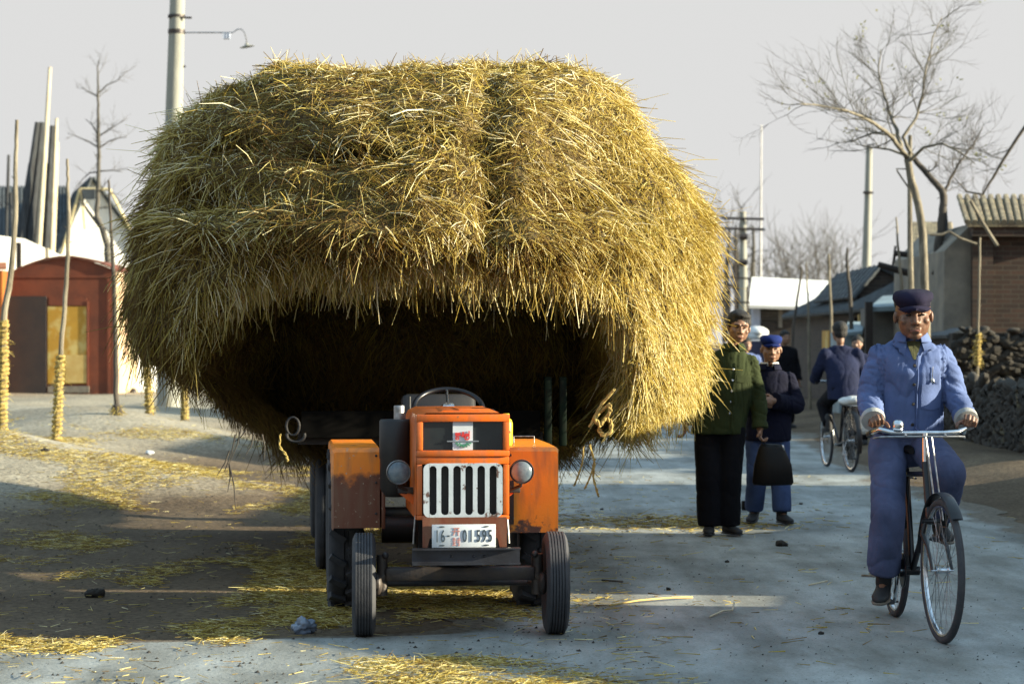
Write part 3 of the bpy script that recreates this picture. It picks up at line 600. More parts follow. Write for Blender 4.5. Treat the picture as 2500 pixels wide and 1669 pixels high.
st(cxx+.003, .492, cxx+.019, .492); st(cxx+.014, .504, cxx+.014, .464); st(cxx+.009, .467, cxx+.014, .464); st(cxx+.005, .484, cxx+.009, .478)
part('plate_characters', m, 'red_ink', npl, smooth=False)
# bumper channel, mounting plate, frame, axle
m = MB(); bz0, bz1 = .372, .452; yb = y0-.075; cxb = .012
m.box((cxb, yb+.045, (bz0+bz1)/2), (.525, .008, bz1-bz0)); m.box((cxb, yb+.018, bz1-.004), (.525, .05, .008)); m.box((cxb, yb+.018, bz0+.004), (.525, .05, .008))
for x in (-.06, .05, .10): m.ell((x, yb+.04, .41), .007, n=8, m=5)
part('bumper', m, 'bumper', tr)
m = MB(); m.prism([(-.20, .455), (-.20, .60), (.21, .60), (.21, .455), (.175, .455), (.165, .50), (-.165, .50), (-.175, .455)], .01, Matrix.Translation((0, yp+.008, 0))); part('plate_bracket', m, 'orange_dark', tr)
m = MB(); m.box((.0, -.02, .50), (.34, .35, .15)); m.box((0, .55, .42), (.22, .95, .26)); m.box((0, 1.25, .46), (.30, .5, .34)); m.box((0, .35, .70), (.26, .6, .26))
m.tube([(-.38, .92, .42), (.38, .92, .42)], .05, 12) if False else None
m.tube([(-.33, 1.36, .42), (.33, 1.36, .42)], .075, 14); part('chassis', m, 'black', tr)
m = MB(); m.bbox((0, .0, .305), (.74, .08, .068), .012); m.tube([(-.37, 0, .30), (-.42, 0, .26)], .032, 10); m.tube([(.37, 0, .30), (.42, 0, .26)], .032, 10)
for sx in (-1, 1): m.tube([(sx*.385, .0, .20), (sx*.385, .0, .40)], .028, 10); m.ell((sx*.41, 0, .255), (.03, .06, .06)); m.ell((sx*.37, -.03, .40), .018, n=8, m=5); m.tube([(sx*.385, .02, .24), (sx*.36, .16, .24)], .014, 8)
m.tube([(-.36, .16, .24), (.36, .16, .24)], .013, 8); part('front_axle', m, 'dark_iron', tr)
for s_ in (-1, 1): m = MB(); m.tube([(s_*.225, -.09, .60), (s_*.232, -.09, .52), (s_*.235, -.09, .46)], .006, 6); part('stay_rod', m, 'steel', tr)
# headlights
for sx in (-1, 1):
    T = Matrix.Translation((sx*.305, .02, .808))@Matrix.Rotation(PI/2, 4, 'X')
    m = MB(); m.lathe([(.057, .052), (.061, .048), (.061, .035), (.056, .0), (.04, -.045), (.015, -.07), (0, -.07)], 28, T); m.tube([T@V((0, -.055, 0)), (sx*.305, .03, .735), (sx*.225, .06, .70)], .009, 8)
    m.bbox((sx*.262, .05, .715), (.085, .02, .03), .004); h = part('headlight', m, 'black' if sx > 0 else 'dark_iron', tr)
    m = MB(); m.lathe([(.054, .050), (.046, .059), (.03, .066), (.012, .069), (0, .070)], 28, T); part('lens', m, 'glass', h)
    m = MB(); m.lathe([(.052, .0505), (.058, .056), (.061, .0505), (.061, .046)], 28, T); part('trim_ring', m, 'black' if sx > 0 else 'steel', h)
# orange arms beside the hood
m = MB(); m.prism([(-.30, .70), (-.225, .69), (-.225, .64)], .02, Matrix.Translation((0, .06, 0))); part('lamp_bracket', m, 'orange', tr); m = MB(); m.prism([(.225, .66), (.225, .70), (.30, .735), (.33, .74)], .02, Matrix.Translation((0, .06, 0))); part('lamp_bracket', m, 'orange', tr)
# mudguards: box-shaped, leading face tilted, one at each rear wheel
for sx in (-1, 1):
    xi, xo = (.285, .565) if sx > 0 else (.365, .615); m = MB(); q = []
    # sections along y : (y, zbottom, ztop)
    for (yy, z0, z1, ins) in ((.62, .485 if sx < 0 else .455, .885, .0), (.64, .47, .900, 0), (1.0, .46, .905, 0), (1.62, .5, .905, 0), (1.75, .5, .88, 0)):
        xa, xb = sorted((sx*xi, sx*xo)); e = .03
        pr = [(xa+.0, z0), (xa, z1-.012), (xa+.012, z1), (xb-.012, z1), (xb, z1-.012), (xb, z0)]
        if yy < .63: pr = [(xa+.006, z0), (xa+.006, z1-.016), (xa+.014, z1-.006), (xb-.014, z1-.006), (xb-.006, z1-.016), (xb-.006, z0)]
        q += [V((x, yy+(z-z0)*0, z)) for x, z in pr]
    k = 6; m.add(q, [tuple(range(k))]+[(i*k+j, i*k+j+1, (i+1)*k+j+1, (i+1)*k+j) for i in range(4) for j in range(k-1)])
    if sx < 0: m.bbox((-.352, .70, .58), (.02, .16, .20), .004)
    o = part('mudguard', m, 'orange_worn' if sx > 0 else 'orange_dark', tr)
    o['label'] = 'orange mudguard rusting along its lower edge' if sx > 0 else 'orange mudguard with dark muddy lower half'
# dark side panel right, air cleaner, exhaust stub
m = MB(); m.prism([(.232, .50), (.232, .70), (.322, .735), (.322, .505)], .02, Matrix.Translation((0, .55, 0))); part('side_plate', m, 'black', tr)
T = Matrix.Translation((-.30, .42, 0)); m = MB(); m.lathe([(0, 1.055), (.075, 1.055), (.082, 1.045), (.082, .86), (.078, .85), (.078, .70), (.05, .66), (0, .66)], 28, T); ac = part('air_cleaner', m, 'black', tr)
m = MB(); m.lathe([(0, 1.125), (.026, 1.125), (.028, 1.12), (.028, 1.055)], 18, Matrix.Translation((-.28, .42, 0))); part('intake_pipe', m, 'steel', ac)
# steering wheel, column, seat, dash
T = Matrix.Translation((.015, 1.02, 1.095))@Matrix.Rotation(math.radians(32), 4, 'X'); m = MB(); R = .185
m.tube([T@V((R*math.cos(a), R*math.sin(a), 0)) for a in np.linspace(0, 2*PI, 41)], .014, 10); swh = part('steering_wheel', m, 'black_gloss', tr)
m = MB(); m.tube([T@V((0, 0, -.01)), T@V((0, 0, -.30))], .018, 10); m.lathe([(0, .02), (.03, .018), (.045, 0), (.03, -.015), (0, -.02)], 20, T)
for k in range(3): a = PI/2+2*PI*k/3; m.tube([T@V((0, 0, 0)), T@V((R*.98*math.cos(a), R*.98*math.sin(a), 0))], .008, 8)
part('steering_column', m, 'chrome', swh)
m = MB(); m.bbox((0.0, .86, 1.03), (.34, .12, .14), .02); m.tube([(-.2, .9, 1.0), (-.2, .9, 1.16)], .006, 6); m.tube([(.19, .84, 1.02), (.19, .84, 1.09)], .008, 6); part('dashboard', m, 'black', tr)
m = MB(); m.bbox((0, 1.45, .86), (.42, .36, .09), .035); m.bbox((0, 1.62, 1.03), (.42, .08, .26), .035, Matrix.Rotation(math.radians(-12), 3, 'X')); part('seat', m, 'black', tr)
m = MB(); zz = 1.0
for a, b in (((.36, .95, .91), (.36, .95, .945)), ((.36, .95, .945), (.47, .95, .945)), ((.47, .95, .945), (.47, .95, .91))): m.tube([a, b], .0028, 6)
part('guard_bracket', m, 'steel', tr)
Mt = Matrix.Translation(tr.location)@Matrix.Rotation(math.radians(5.5), 4, 'Z')
# yellow can standing on the mudguard beside the hood
m = MB(); m.tube([(.20, .45, 1.10), (.245, .55, 1.07), (.29, .68, 1.0), (.33, .74, .96), (.335, .80, .91)], .008, 8); part('hose', m, 'black', tr); m = MB(); m.tube([(.31, .03, .80), (.27, .12, .78), (.24, .25, .80)], .005, 6); part('lamp_cable', m, 'black', tr)
m = MB(); m.tube([(-.305, .05, .78), (-.26, .2, .74), (-.23, .3, .78)], .005, 6); part('lamp_cable', m, 'black', tr)
for sx in (-1, 1):
    for zz in (.56, .72, .86):
        m = MB(); m.ell((sx*(.31 if sx > 0 else .39)+sx*0, .618, zz), (.007, .005, .007), None, 8, 5); part('bolt', m, 'dark_iron', tr)
c = Mt@V((.30, .74, .905)); m = MB(); T = Matrix.Translation(c)
m.lathe([(0, .0), (.030, .0), (.033, .01), (.034, .115), (.028, .135), (.014, .145), (.013, .155), (.016, .157), (.016, .168), (0, .169)], 22, T)
single('oil_can', m, 'yellow', 'yellow plastic oil can standing between the hood and the right mudguard', 'oil can', c)
# ---------------------------------------------------------------- trailer
tl = thing('trailer', (-.50, 14.2, 0), 'dark trailer with green corner posts carrying the straw load', 'trailer', rz=math.radians(5.5))
m = MB(); m.box((0, 2.7, .86), (1.5, 4.2, .07)); m.box((-.3, 2.7, .78), (.08, 4.1, .12)); m.box((.3, 2.7, .78), (.08, 4.1, .12)); part('bed', m, 'dark_wood', tl)
m = MB(); m.box((0, .57, .95), (1.46, .05, .16)); 
part('front_board', m, 'shade_black', tl)
for sx, xx in ((1, .76), (1, .85)):
    m = MB(); m.bbox((xx, .40, 1.03), (.045, .05, .42), .008); part('corner_post', m, 'green_paint', tl)
m = MB(); m.tube([(0, .8, .8), (0, -.9, .45)], .04, 10); m.tube([(-.5, .8, .80), (0, -.5, .52)], .03, 8); m.tube([(.5, .8, .80), (0, -.5, .52)], .03, 8); part('drawbar', m, 'dark_iron', tl)
for yy in (1.25, 3.7): m = MB(); m.tube([(-.57, yy, .36), (.57, yy, .36)], .04, 10); m.box((-.3, yy, .54), (.07, .5, .38)); m.box((.3, yy, .54), (.07, .5, .38)); part('axle', m, 'dark_iron', tl)
for yy in (1.25, 3.7):
    for sx in (-1, 1): wheel(tl, V((sx*.57+.02, yy, .36)), .36, .17, .2, grooves=3, n=40)
m = MB(); pts = [P(715+16*math.cos(a), 1040+22*math.sin(a), 14.05) for a in np.linspace(0, 2*PI, 15)]; m.tube(pts, .008, 8)
pts = [P(722+22*math.cos(a), 1062+16*math.sin(a), 14.0) for a in np.linspace(-.3, PI+.3, 12)]; m.tube(pts, .009, 8)
single('tow_hook', m, 'black', 'steel hook loops hanging at the front left corner of the trailer', 'hook', P(715, 1062, 14))
# ropes
def rope(name, pts, r, label, wob=.0):
    m = MB(); ps = []
    for i in range(len(pts)-1):
        for t in np.linspace(0, 1, 7)[:-1]:
            ps.append(V(pts[i]).lerp(V(pts[i+1]), t))
    ps.append(V(pts[-1])); sm = [ps[0]]+[(ps[i-1]+ps[i]*2+ps[i+1])/4 for i in range(1, len(ps)-1)]+[ps[-1]]
    for k in range(2): m.tube([p+V((math.cos(i*.9+k*PI), math.sin(i*.9+k*PI), math.sin(i*.9+k*PI+1)))*r*.5 for i, p in enumerate(sm)], r*.75, 6)
    return single(name, m, 'rope', label, 'rope', pts[0])
Y = 13.62
a = [P(1440+0, 1040, Y), P(1460, 1010, Y), P(1488, 985, Y), P(1490, 1005, Y), P(1470, 1030, Y), P(1462, 1048, Y), P(1472, 1062, Y), P(1492, 1055, Y), P(1492, 1030, Y), P(1478, 1020, Y), P(1465, 1040, Y), P(1450, 1020, Y), P(1470, 985, Y), P(1500, 950, Y)]
rope('rope_coil', [p+V((0, .02*math.sin(i*1.7), 0)) for i, p in enumerate(a)], .011, 'coiled straw rope hanging at the lower right of the load')
lab = ['short rope end dangling below the right edge of the load', 'knotted rope end hanging lowest below the right edge of the load', 'crooked rope end hanging between two others below the load']
for i, pp in enumerate(([(1425, 1090), (1422, 1130), (1412, 1160), (1402, 1185)], [(1440, 1085), (1452, 1130), (1448, 1165), (1458, 1200), (1462, 1212)], [(1452, 1120), (1446, 1150), (1436, 1175), (1428, 1192)])):
    rope('rope_end', [P(x, y, 14.1) for x, y in pp], .006, lab[i])
rope('hanging_root', [P(684, 1060, 14.2), P(682, 1090, 14.2), P(698, 1110, 14.2), P(703, 1125, 14.2)], .007, 'crooked dark stem hanging below the left edge of the load')
m = MB()
for (x0, y0_, x1, y1_) in ((590, 1040, 560, 1130), (560, 1130, 556, 1200), (560, 1130, 575, 1240), (575, 1060, 548, 1150), (620, 1060, 600, 1110), (640, 1060, 645, 1120), (560, 1100, 530, 1160), (600, 1050, 570, 1080)):
    m.tube([P(x0, y0_, 14.3), P((x0+x1)/2+4, (y0_+y1_)/2, 14.3), P(x1, y1_, 14.3)], [.006, .004, .002], 5)
single('trailing_roots', m, 'bark_dark', 'dark tangled stems trailing from the lower left of the load', 'stems', P(590, 1040, 14.3))
# ---------------------------------------------------------------- bicycles (local: origin under the crank axle, forward = -Y)
def bicycle(loc, rz, label, front=True):
    b = thing('bicycle', loc, label, 'bicycle', rz); ra = V((0, .48, .35)); fa = V((0, -.65, .35)); R = .35
    sd = V((0, .20, .90)); bb = V((0, 0, .29)); h1 = V((0, -.42, .62)); h2 = V((0, -.34, .84)); crown = V((0, -.445, .56))
    m = MB(); m.tube([bb, V((0, .165, .80))], .015, 10); m.tube([bb, h1], .016, 10); m.tube([V((0, .155, .77)), h2-V((0, .01, .04))], .014, 10); m.tube([h1-V((0, .012, .03)), h2+V((0, .006, .02))], .019, 12)
    for s in (-1, 1):
        m.tube([bb+V((s*.03, .02, 0)), ra+V((s*.055, 0, 0))], .010, 8); m.tube([V((s*.012, .16, .78)), ra+V((s*.055, 0, 0))], .008, 8)
    m.tube([bb+V((-.035, 0, 0)), bb+V((.035, 0, 0))], .024, 12); part('frame', m, 'black_gloss', b)
    st = math.radians(4 if front else -3); piv = V((0, -.38, 0)); S = Matrix.Translation(piv)@Matrix.Rotation(st, 4, 'Z')@Matrix.Translation(-piv)
    m = MB()
    for s in (-1, 1): m.tube([S@(crown+V((s*.03, 0, .01))), S@(crown+V((s*.045, -.01, -.05))), S@V((s*.048, -.56, .46)), S@V((s*.048, -.62, .39)), S@(fa+V((s*.05, 0, 0)))], [.013, .013, .010, .008, .007], 8)
    m.tube([S@(crown+V((-.045, 0, .012))), S@(crown+V((.045, 0, .012)))], .014, 8); m.tube([S@crown, S@(h1)], .013, 8); part('fork', m, 'black_gloss', b)
    for nm, c, T0, ln in (('wheel', ra, Matrix.Identity(4), 0), ('front_wheel', fa, S, 1)):
        T = T0@Matrix.Translation(c)@Matrix.Rotation(PI/2, 4, 'Y'); m = MB()
        r = .0185; m.lathe([(R-r+r*math.cos(a)+0, r*math.sin(a)) for a in np.linspace(0, 2*PI, 13)], 64, T); w = part(nm, m, 'rubber', b)
        m = MB(); m.lathe([(R-.036, -.012), (R-.045, -.010), (R-.048, 0), (R-.045, .010), (R-.036, .012), (R-.034, 0), (R-.036, -.012)], 64, T); part('rim', m, 'chrome', w)
        m = MB()
        for i in range(32):
            a = 2*PI*i/32; s = 1 if i % 2 else -1; a2 = a+(.55 if (i//2) % 2 else -.55)
            m.tube([T@V((.018*math.cos(a2), .018*math.sin(a2), s*.028)), T@V(((R-.045)*math.cos(a), (R-.045)*math.sin(a), 0))], .0013, 4, cap=False)
        part('spokes', m, 'steel', w, smooth=True)
        m = MB(); m.lathe([(0, -.055), (.006, -.055), (.006, -.032), (.022, -.032), (.022, -.026), (.014, -.02), (.014, .02), (.022, .026), (.022, .032), (.006, .032), (.006, .055), (0, .055)], 18, T); part('hub', m, 'chrome', w)
        m = MB(); a0, a1 = ((-.35, 2.75) if ln == 0 else (.15, 2.35)); rr = R+.022
        # arc over the wheel: angle measured in the wheel's plane from +Y to up
        rings = []
        for t in np.linspace(a0, a1, 26):
            cc = c+V((0, rr*math.cos(t), rr*math.sin(t))); n_ = V((0, math.cos(t), math.sin(t)))
            rings.append((T0@cc, (T0.to_3x3()@V((.028, 0, 0))), T0.to_3x3()@(n_*.006)))
        m.loft(rings, 8); part('mudguard', m, 'black_gloss', b)
    # handlebar
    m = MB(); hb = S@V((0, -.33, 1.005))
    def SB(x, y, z): return S@V((x, y, z))
    m.tube([SB(-.225, -.12, .985), SB(-.232, -.22, 1.0), SB(-.215, -.29, 1.018), SB(-.17, -.325, 1.005), SB(-.10, -.33, 1.0), SB(0, -.33, 1.0), SB(.10, -.33, 1.0), SB(.17, -.325, 1.005), SB(.215, -.29, 1.018), SB(.232, -.22, 1.0), SB(.225, -.12, .985)], .012, 10)
    m.tube([SB(0, -.335, 1.0), SB(0, -.34, .86)], .014, 10); hbr = part('handlebar', m, 'chrome', b)
    m = MB()
    for s in (-1, 1): m.tube([SB(s*.232, -.23, .972), SB(s*.21, -.30, .98), SB(s*.16, -.345, .983), SB(s*.03, -.35, .983)], .0055, 6)
    m.tube([SB(-.03, -.35, .983), SB(.03, -.35, .983)], .0055, 6); m.tube([SB(.0, -.35, .98), SB(.012, -.40, .80), SB(.02, -.46, .62)], .005, 6); m.tube([SB(.03, -.352, .98), SB(.05, -.44, .66), SB(.046, -.5, .58)], .004, 6)
    for s in (-1, 1): m.tube([SB(s*.10, -.33, 1.0), SB(s*.10, -.35, .983)], .008, 6)
    part('brake_rods', m, 'steel', hbr)
    m = MB()
    for s in (-1, 1): m.tube([SB(s*.2245, -.105, .984), SB(s*.231, -.20, .998)], .017, 10)
    part('grips', m, 'black', hbr)
    if front:
        m = MB(); T = Matrix.Translation(S@V((-.135, -.335, 1.035)))@Matrix.Rotation(math.radians(15), 4, 'X'); m.lathe([(0, .032), (.012, .031), (.022, .024), (.027, .012), (.028, 0), (.024, -.006), (.027, -.012), (.024, -.02), (0, -.022)], 20, T); part('bell', m, 'chrome', b)
    m = MB(); m.loft([((0, .33, .905), (.095, 0, 0), (0, 0, .022)), ((0, .30, .91), (.11, 0, 0), (0, 0, .035)), ((0, .2, .905), (.075, 0, 0), (0, 0, .03)), ((0, .1, .9), (.03, 0, 0), (0, 0, .024)), ((0, .03, .895), (.016, 0, 0), (0, 0, .016))], 14)
    sdl = part('saddle', m, 'leather', b); m = MB(); m.tube([(0, .165, .79), (0, .19, .88)], .012, 8); part('seat_post', m, 'chrome', sdl)
    m = MB()
    for s in (-1, 1):
        m.tube([(s*.06, .22, .745), (s*.06, .75, .745)], .006, 6); m.tube([(s*.06, .70, .745), (s*.062, .48, .36)], .006, 6)
    for yy in (.28, .4, .52, .64, .75): m.tube([(-.06, yy, .745), (.06, yy, .745)], .005, 6)
    part('rack', m, 'steel', b)
    m = MB(); T = Matrix.Translation((.05*-1, 0, .29))@Matrix.Rotation(PI/2, 4, 'Y'); m.lathe([(.0, -.004), (.085, -.004), (.09, 0), (.085, .004), (0, .004)], 28, T)
    m.box((-.055, .24, .335), (.02, .5, .09), Matrix.Rotation(math.radians(7), 3, 'X')); part('chain_case', m, 'black_gloss', b)
    m = MB(); ca = math.radians(-78 if front else -80)
    lo = V((0, math.cos(ca)*.165, math.sin(ca)*.165)); m.tube([bb+V((-.075, 0, 0)), bb+V((-.085, 0, 0))+lo], .009, 8); m.tube([bb+V((.06, 0, 0)), bb+V((.075, 0, 0))-lo], .009, 8); m.tube([bb+V((-.075, 0, 0)), bb+V((.065, 0, 0))], .01, 8); part('cranks', m, 'chrome', b)
    for s in (-1, 1):
        c = bb+V((s*.135, 0, 0))-lo*s; c.x = s*.135; m = MB(); m.bbox(c, (.09, .075, .022), .006); m.tube([c-V((s*.07, 0, 0)), c], .006, 6); part('pedal', m, 'rubber', b)
    m = MB(); m.tube([(-.07, .46, .34), (-.10, .42, .22), (-.075, .52, .20)] if front else [(.05, .48, .34), (.10, .5, .2)], .006, 6); m.tube([(-.10, .42, .22), (-.15, .62, .205)] if front else [(.1, .5, .2), (.1, .7, .2)], .007, 6); part('kickstand', m, 'steel', b)
    return b
# ---------------------------------------------------------------- people
def basis(f, tilt=0):
    """columns: x right (figure's left), y forward, z up for a head looking along f"""
    f = V(f).normalized(); z = V((0, 0, 1)); x = f.cross(z).normalized(); z = x.cross(f).normalized(); R = Matrix((x, f, z)).transposed()
    return R@Matrix.Rotation(tilt, 3, 'Y')
def hand_prims(m, w, d, up, side, curl=.5, k=1.0):
    """w wrist, d direction of the palm, up = back of the hand normal, side = thumb side"""
    d = V(d).normalized(); up = V(up); up = (up-d*up.dot(d)).normalized(); side = V(side); side = (side-d*side.dot(d)-up*side.dot(up)).normalized()
    L = .085*k; c = V(w)+d*L*.55; R = Matrix((side, d, up)).transposed(); m.ell(c, (.038*k, .048*k, .017*k), R); m.cap(V(w)-d*.02, .026*k, V(w)+d*.02, .026*k)
    for i, (o, ln) in enumerate(((.029, .072), (.010, .080), (-.009, .075), (-.027, .060))):
        p = V(w)+d*L*.98+side*o*k; a = d; r = .0090*k
        for sgm, f in ((.45, .5), (.32, .85), (.23, .7)):
            a = (Quaternion(side, -curl*f*1.5)@a).normalized() if up.dot(d.cross(side)) > 0 else (Quaternion(side, curl*f*1.5)@a).normalized()
            q = p+a*ln*sgm*k; m.cap(p, r, q, r*.93); p = q; r *= .93
    p = V(w)+d*.03*k+side*.028*k; a = (d*.7+side*.75-up*.35).normalized(); q = p+a*.035*k; m.cap(p, .0125*k, q, .0105*k); a2 = (d*.9+side*.1-up*.5).normalized(); m.cap(q, .0105*k, q+a2*.03*k, .009*k)
def person(loc, J, label, rz=0, head_vox=.0045, vox=.009, detail=True, group=None):
    root = thing('person', loc, label, 'person', rz, group)
    g = lambda k: V(J[k]); hd = g('head'); R = basis(J.get('look', (0, -1, 0)), J.get('tilt', 0)); hs = J.get('hs', 1.0)
    H = lambda x, y, z: hd+R@(V((x, y, z))*hs)
    # one continuous body: head with features, neck, trunk, limbs and fingers
    m = MB(); E = lambda c, r: m.ell(H(*c), tuple(v*hs for v in r), R, 20, 13)
    E((0, -.018, .030), (.080, .094, .082)); E((0, .018, -.033), (.071, .066, .077)); E((0, .050, -.089), (.033, .026, .021)); E((0, .02, -.068), (.062, .052, .036))
    for s in (-1, 1):
        E((s*.046, .055, -.024), (.020, .020, .019)); E((s*.081, -.010, -.012), (.010, .014, .027)); E((s*.013, .090, -.032), (.010, .010, .008)); m.cap(H(s*.012, .080, .024), .010*hs, H(s*.048, .062, .024), .010*hs, 8)
    m.cap(H(0, .083, .008), .0085*hs, H(0, .104, -.026), .0125*hs, 10); m.cap(H(-.016, .079, -.062), .0085*hs, H(.016, .079, -.062), .0085*hs, 8); m.cap(H(-.013, .078, -.072), .009*hs, H(.013, .078, -.072), .009*hs, 8)
    nk = g('neck'); m.cap(H(0, -.040, -.05), .049*hs, nk+V((0, .012, .04)), .045*hs, 16)
    sl, sr, hip = g('shL'), g('shR'), g('hip'); m.cap(sl-V((0, 0, .03)), .035, sr-V((0, 0, .03)), .035); m.loft([(hip-V((0, 0, .1)), (.11, 0, 0), (0, .08, 0)), (hip, (.12, 0, 0), (0, .08, 0)), (hip.lerp(nk, .5), (.11, 0, 0), (0, .07, 0)), (nk-V((0, 0, .12)), (.06, 0, 0), (0, .04, 0)), (nk, (.05, 0, 0), (0, .05, 0))], 18)
    for s in 'LR':
        m.cap(g('sh'+s)-V((0, 0, .03)), .038, g('el'+s), .036); m.cap(g('el'+s), .037, g('wr'+s), .026)
        m.cap(g('hip'+s), .075, g('kn'+s), .052); m.cap(g('kn'+s), .052, g('an'+s), .036); m.cap(g('an'+s), .028, g('an'+s)+V(J['toe'+s])*.10-V((0, 0, .045)), .018)
        hn = J.get('hand'+s)
        if hn: hand_prims(m, g('wr'+s), hn[0], hn[1], hn[2], hn[3], J.get('hk', 1.0))
    me = remesh(m, head_vox if detail else .008, 2, 'body'); finish(me, 'body', J['skin'], root, smooth=True)
    if detail:
        for s in (-1, 1):
            m = MB(); m.ell(H(s*.031, .0745, .004), tuple(v*hs for v in (.0135, .008, .0050)), R, 12, 8); part('eye', m, 'eye', root)
            m = MB(); m.tube([H(s*.014, .089, .0235), H(s*.032, .084, .028), H(s*.050, .071, .023)], [.003*hs, .004*hs, .002*hs], 6); part('eyebrow', m, 'hair', root)
        m = MB(); m.tube([H(-.024, .0795, -.069), H(-.008, .0885, -.066), H(.008, .0885, -.066), H(.024, .0795, -.069)], [.002*hs, .0042*hs, .0042*hs, .002*hs], 6); part('mouth', m, 'lip', root)
    m = MB(); m.ell(H(0, -.030, .048), tuple(v*hs for v in ((.083, .094, .052) if J.get('cap') else (.090, .102, .084))), R, 24, 16); m.ell(H(0, -.056, .0), tuple(v*hs for v in (.079, .068, .078)), R, 20, 12)
    if J.get('quiff'):
        m.ell(H(-.005, .012, .088), tuple(v*hs for v in (.074, .066, .036)), R, 18, 10)
        for s_ in (-1, 1): m.ell(H(s_*.070, -.022, .030), tuple(v*hs for v in (.020, .055, .050)), R, 14, 9)
    me = remesh(m, .007, 1, 'hair'); wrinkle(me, .003, (30, 30, 12)); finish(me, 'hair', 'hair', root, smooth=True)
    if J.get('cap'):
        m = MB(); ln = lambda z, a, b, yo: (H(0, yo, z), R@V((a*hs, 0, 0)), R@V((0, b*hs, 0)))
        m.loft([ln(.034, .079, .099, -.016), ln(.052, .080, .100, -.016), ln(.058, .085, .106, -.016), ln(.074, .092, .112, -.020), ln(.092, .089, .106, -.024), ln(.104, .074, .090, -.026), ln(.110, .045, .056, -.026), ln(.112, .01, .01, -.026)], 32)
        me = m.mesh('cap'); fixn(me); wrinkle(me, .006, (20, 20, 24), 3)
        c = finish(me, 'cap', J['cap'], root, smooth=True); m = MB(); q = []
        for k, (yo, z, wx) in enumerate(((.062, .047, .074), (.086, .044, .068), (.103, .037, .054), (.112, .031, .028))):
            for t in np.linspace(-1, 1, 9): q.append(H(t*wx, yo+(.03)*(1-t*t)*(1-k*.25)-.012*abs(t)*k*.5, z-abs(t)**2*.014))
        q += [v-R@V((0, 0, .004)) for v in q]; n = 9; A = 36
        fs = [(i*n+j, i*n+j+1, (i+1)*n+j+1, (i+1)*n+j) for i in range(3) for j in range(8)]; fs += [tuple(x+A for x in f[::-1]) for f in fs]
        bd = [j for j in range(9)]+[i*9+8 for i in range(1, 4)]+[27+j for j in range(7, -1, -1)]+[i*9 for i in (2, 1)]
        fs += [(bd[i], bd[(i+1) % len(bd)], bd[(i+1) % len(bd)]+A, bd[i]+A) for i in range(len(bd))]
        m.add(q, fs); part('visor', m, J['cap'], c)
    # jacket
    m = MB(); hem = J['hem']; ax = (sl-sr).normalized(); fr = V((0, 0, 1)).cross(ax).normalized(); fr = V((fr.x, fr.y, 0)).normalized(); sp = (sl+sr)/2
    tw = J.get('tw', 1.0); hc = g('hemc') if 'hemc' in J else V((hip.x, hip.y, hem))
    hx, hy = J.get('hemr', (.19, .145)); ch = sp-V((0, 0, .10)); dy_ = (nk.y-sp.y)*.7; hwid = (sl-sr).length/2
    b0 = V((1, 0, 0))
    m.loft([(hc, b0*hx, V((0, hy, 0))), (hc.lerp(ch, .3), b0*hx*.97, V((0, hy*.98, 0))), (hc.lerp(ch, .65), ax*(hx*.95), V((0, hy*.95, 0))), (ch+V((0, dy_*.4, 0)), ax*(hwid*1.12*tw), V((0, .128, 0))), (sp+V((0, dy_, -.02)), ax*(hwid*1.20), V((0, .098, 0))), (sp+V((0, dy_, .028)), ax*(hwid*.98), V((0, .086, 0))), (sp.lerp(nk, .55)+V((0, 0, .022)), ax*hwid*.60, V((0, .080, 0))), (nk+V((0, 0, .005)), ax*.072, V((0, .072, 0)))], 28)
    ra = J.get('sleeve', (.068, .060, .056))
    for s in 'LR':
        a, b, c = g('sh'+s), g('el'+s), g('wr'+s); mdv = a.lerp(b, .5); m.cap(a-V((0, 0, .018)), ra[0]*.92, b, ra[1], 16); cu = c-(c-b).normalized()*J.get('cuffin', .0); m.tube([b, b.lerp(cu, .5), cu], [ra[1], (ra[1]+ra[2])/2+.002, ra[2]], 16); m.ell(b, ra[1])
    me = remesh(m, vox, 7, 'jacket'); wrinkle(me, J.get('wr', .008), (7, 7, 12), 5, .3, (sp.x, hwid*1.02)); jk = finish(me, 'jacket', J['jacket'], root, smooth=True)
    bv = BVHTree.FromPolygons([v.co.copy() for v in me.vertices], [tuple(p.vertices) for p in me.polygons])
    look = V(J.get('look', (0, -1, 0))); fy = -1 if look.y < 0 else 1
    def front(x, z, off=.002):
        h = bv.ray_cast(V((x, fy*2, z)), V((0, -fy, 0))); return (h[0]+h[1]*off, h[1]) if h[0] else (V((x, fy*.2, z)), V((0, fy, 0)))
    for s in 'LR':
        a, b = g('el'+s), g('wr'+s); d = (b-a).normalized(); b = b-d*J.get('cuffin', 0); m = MB(); u = d.orthogonal().normalized(); w = d.cross(u); r = ra[2]
        m.loft([(b-d*.03, u*(r+.002), w*(r+.002)), (b-d*.02, u*(r+.007), w*(r+.007)), (b+d*.012, u*(r+.006), w*(r+.006)), (b+d*.014, u*(r-.006), w*(r-.006))], 20); part('cuff', m, J.get('cuffm', J['jacket']), jk)
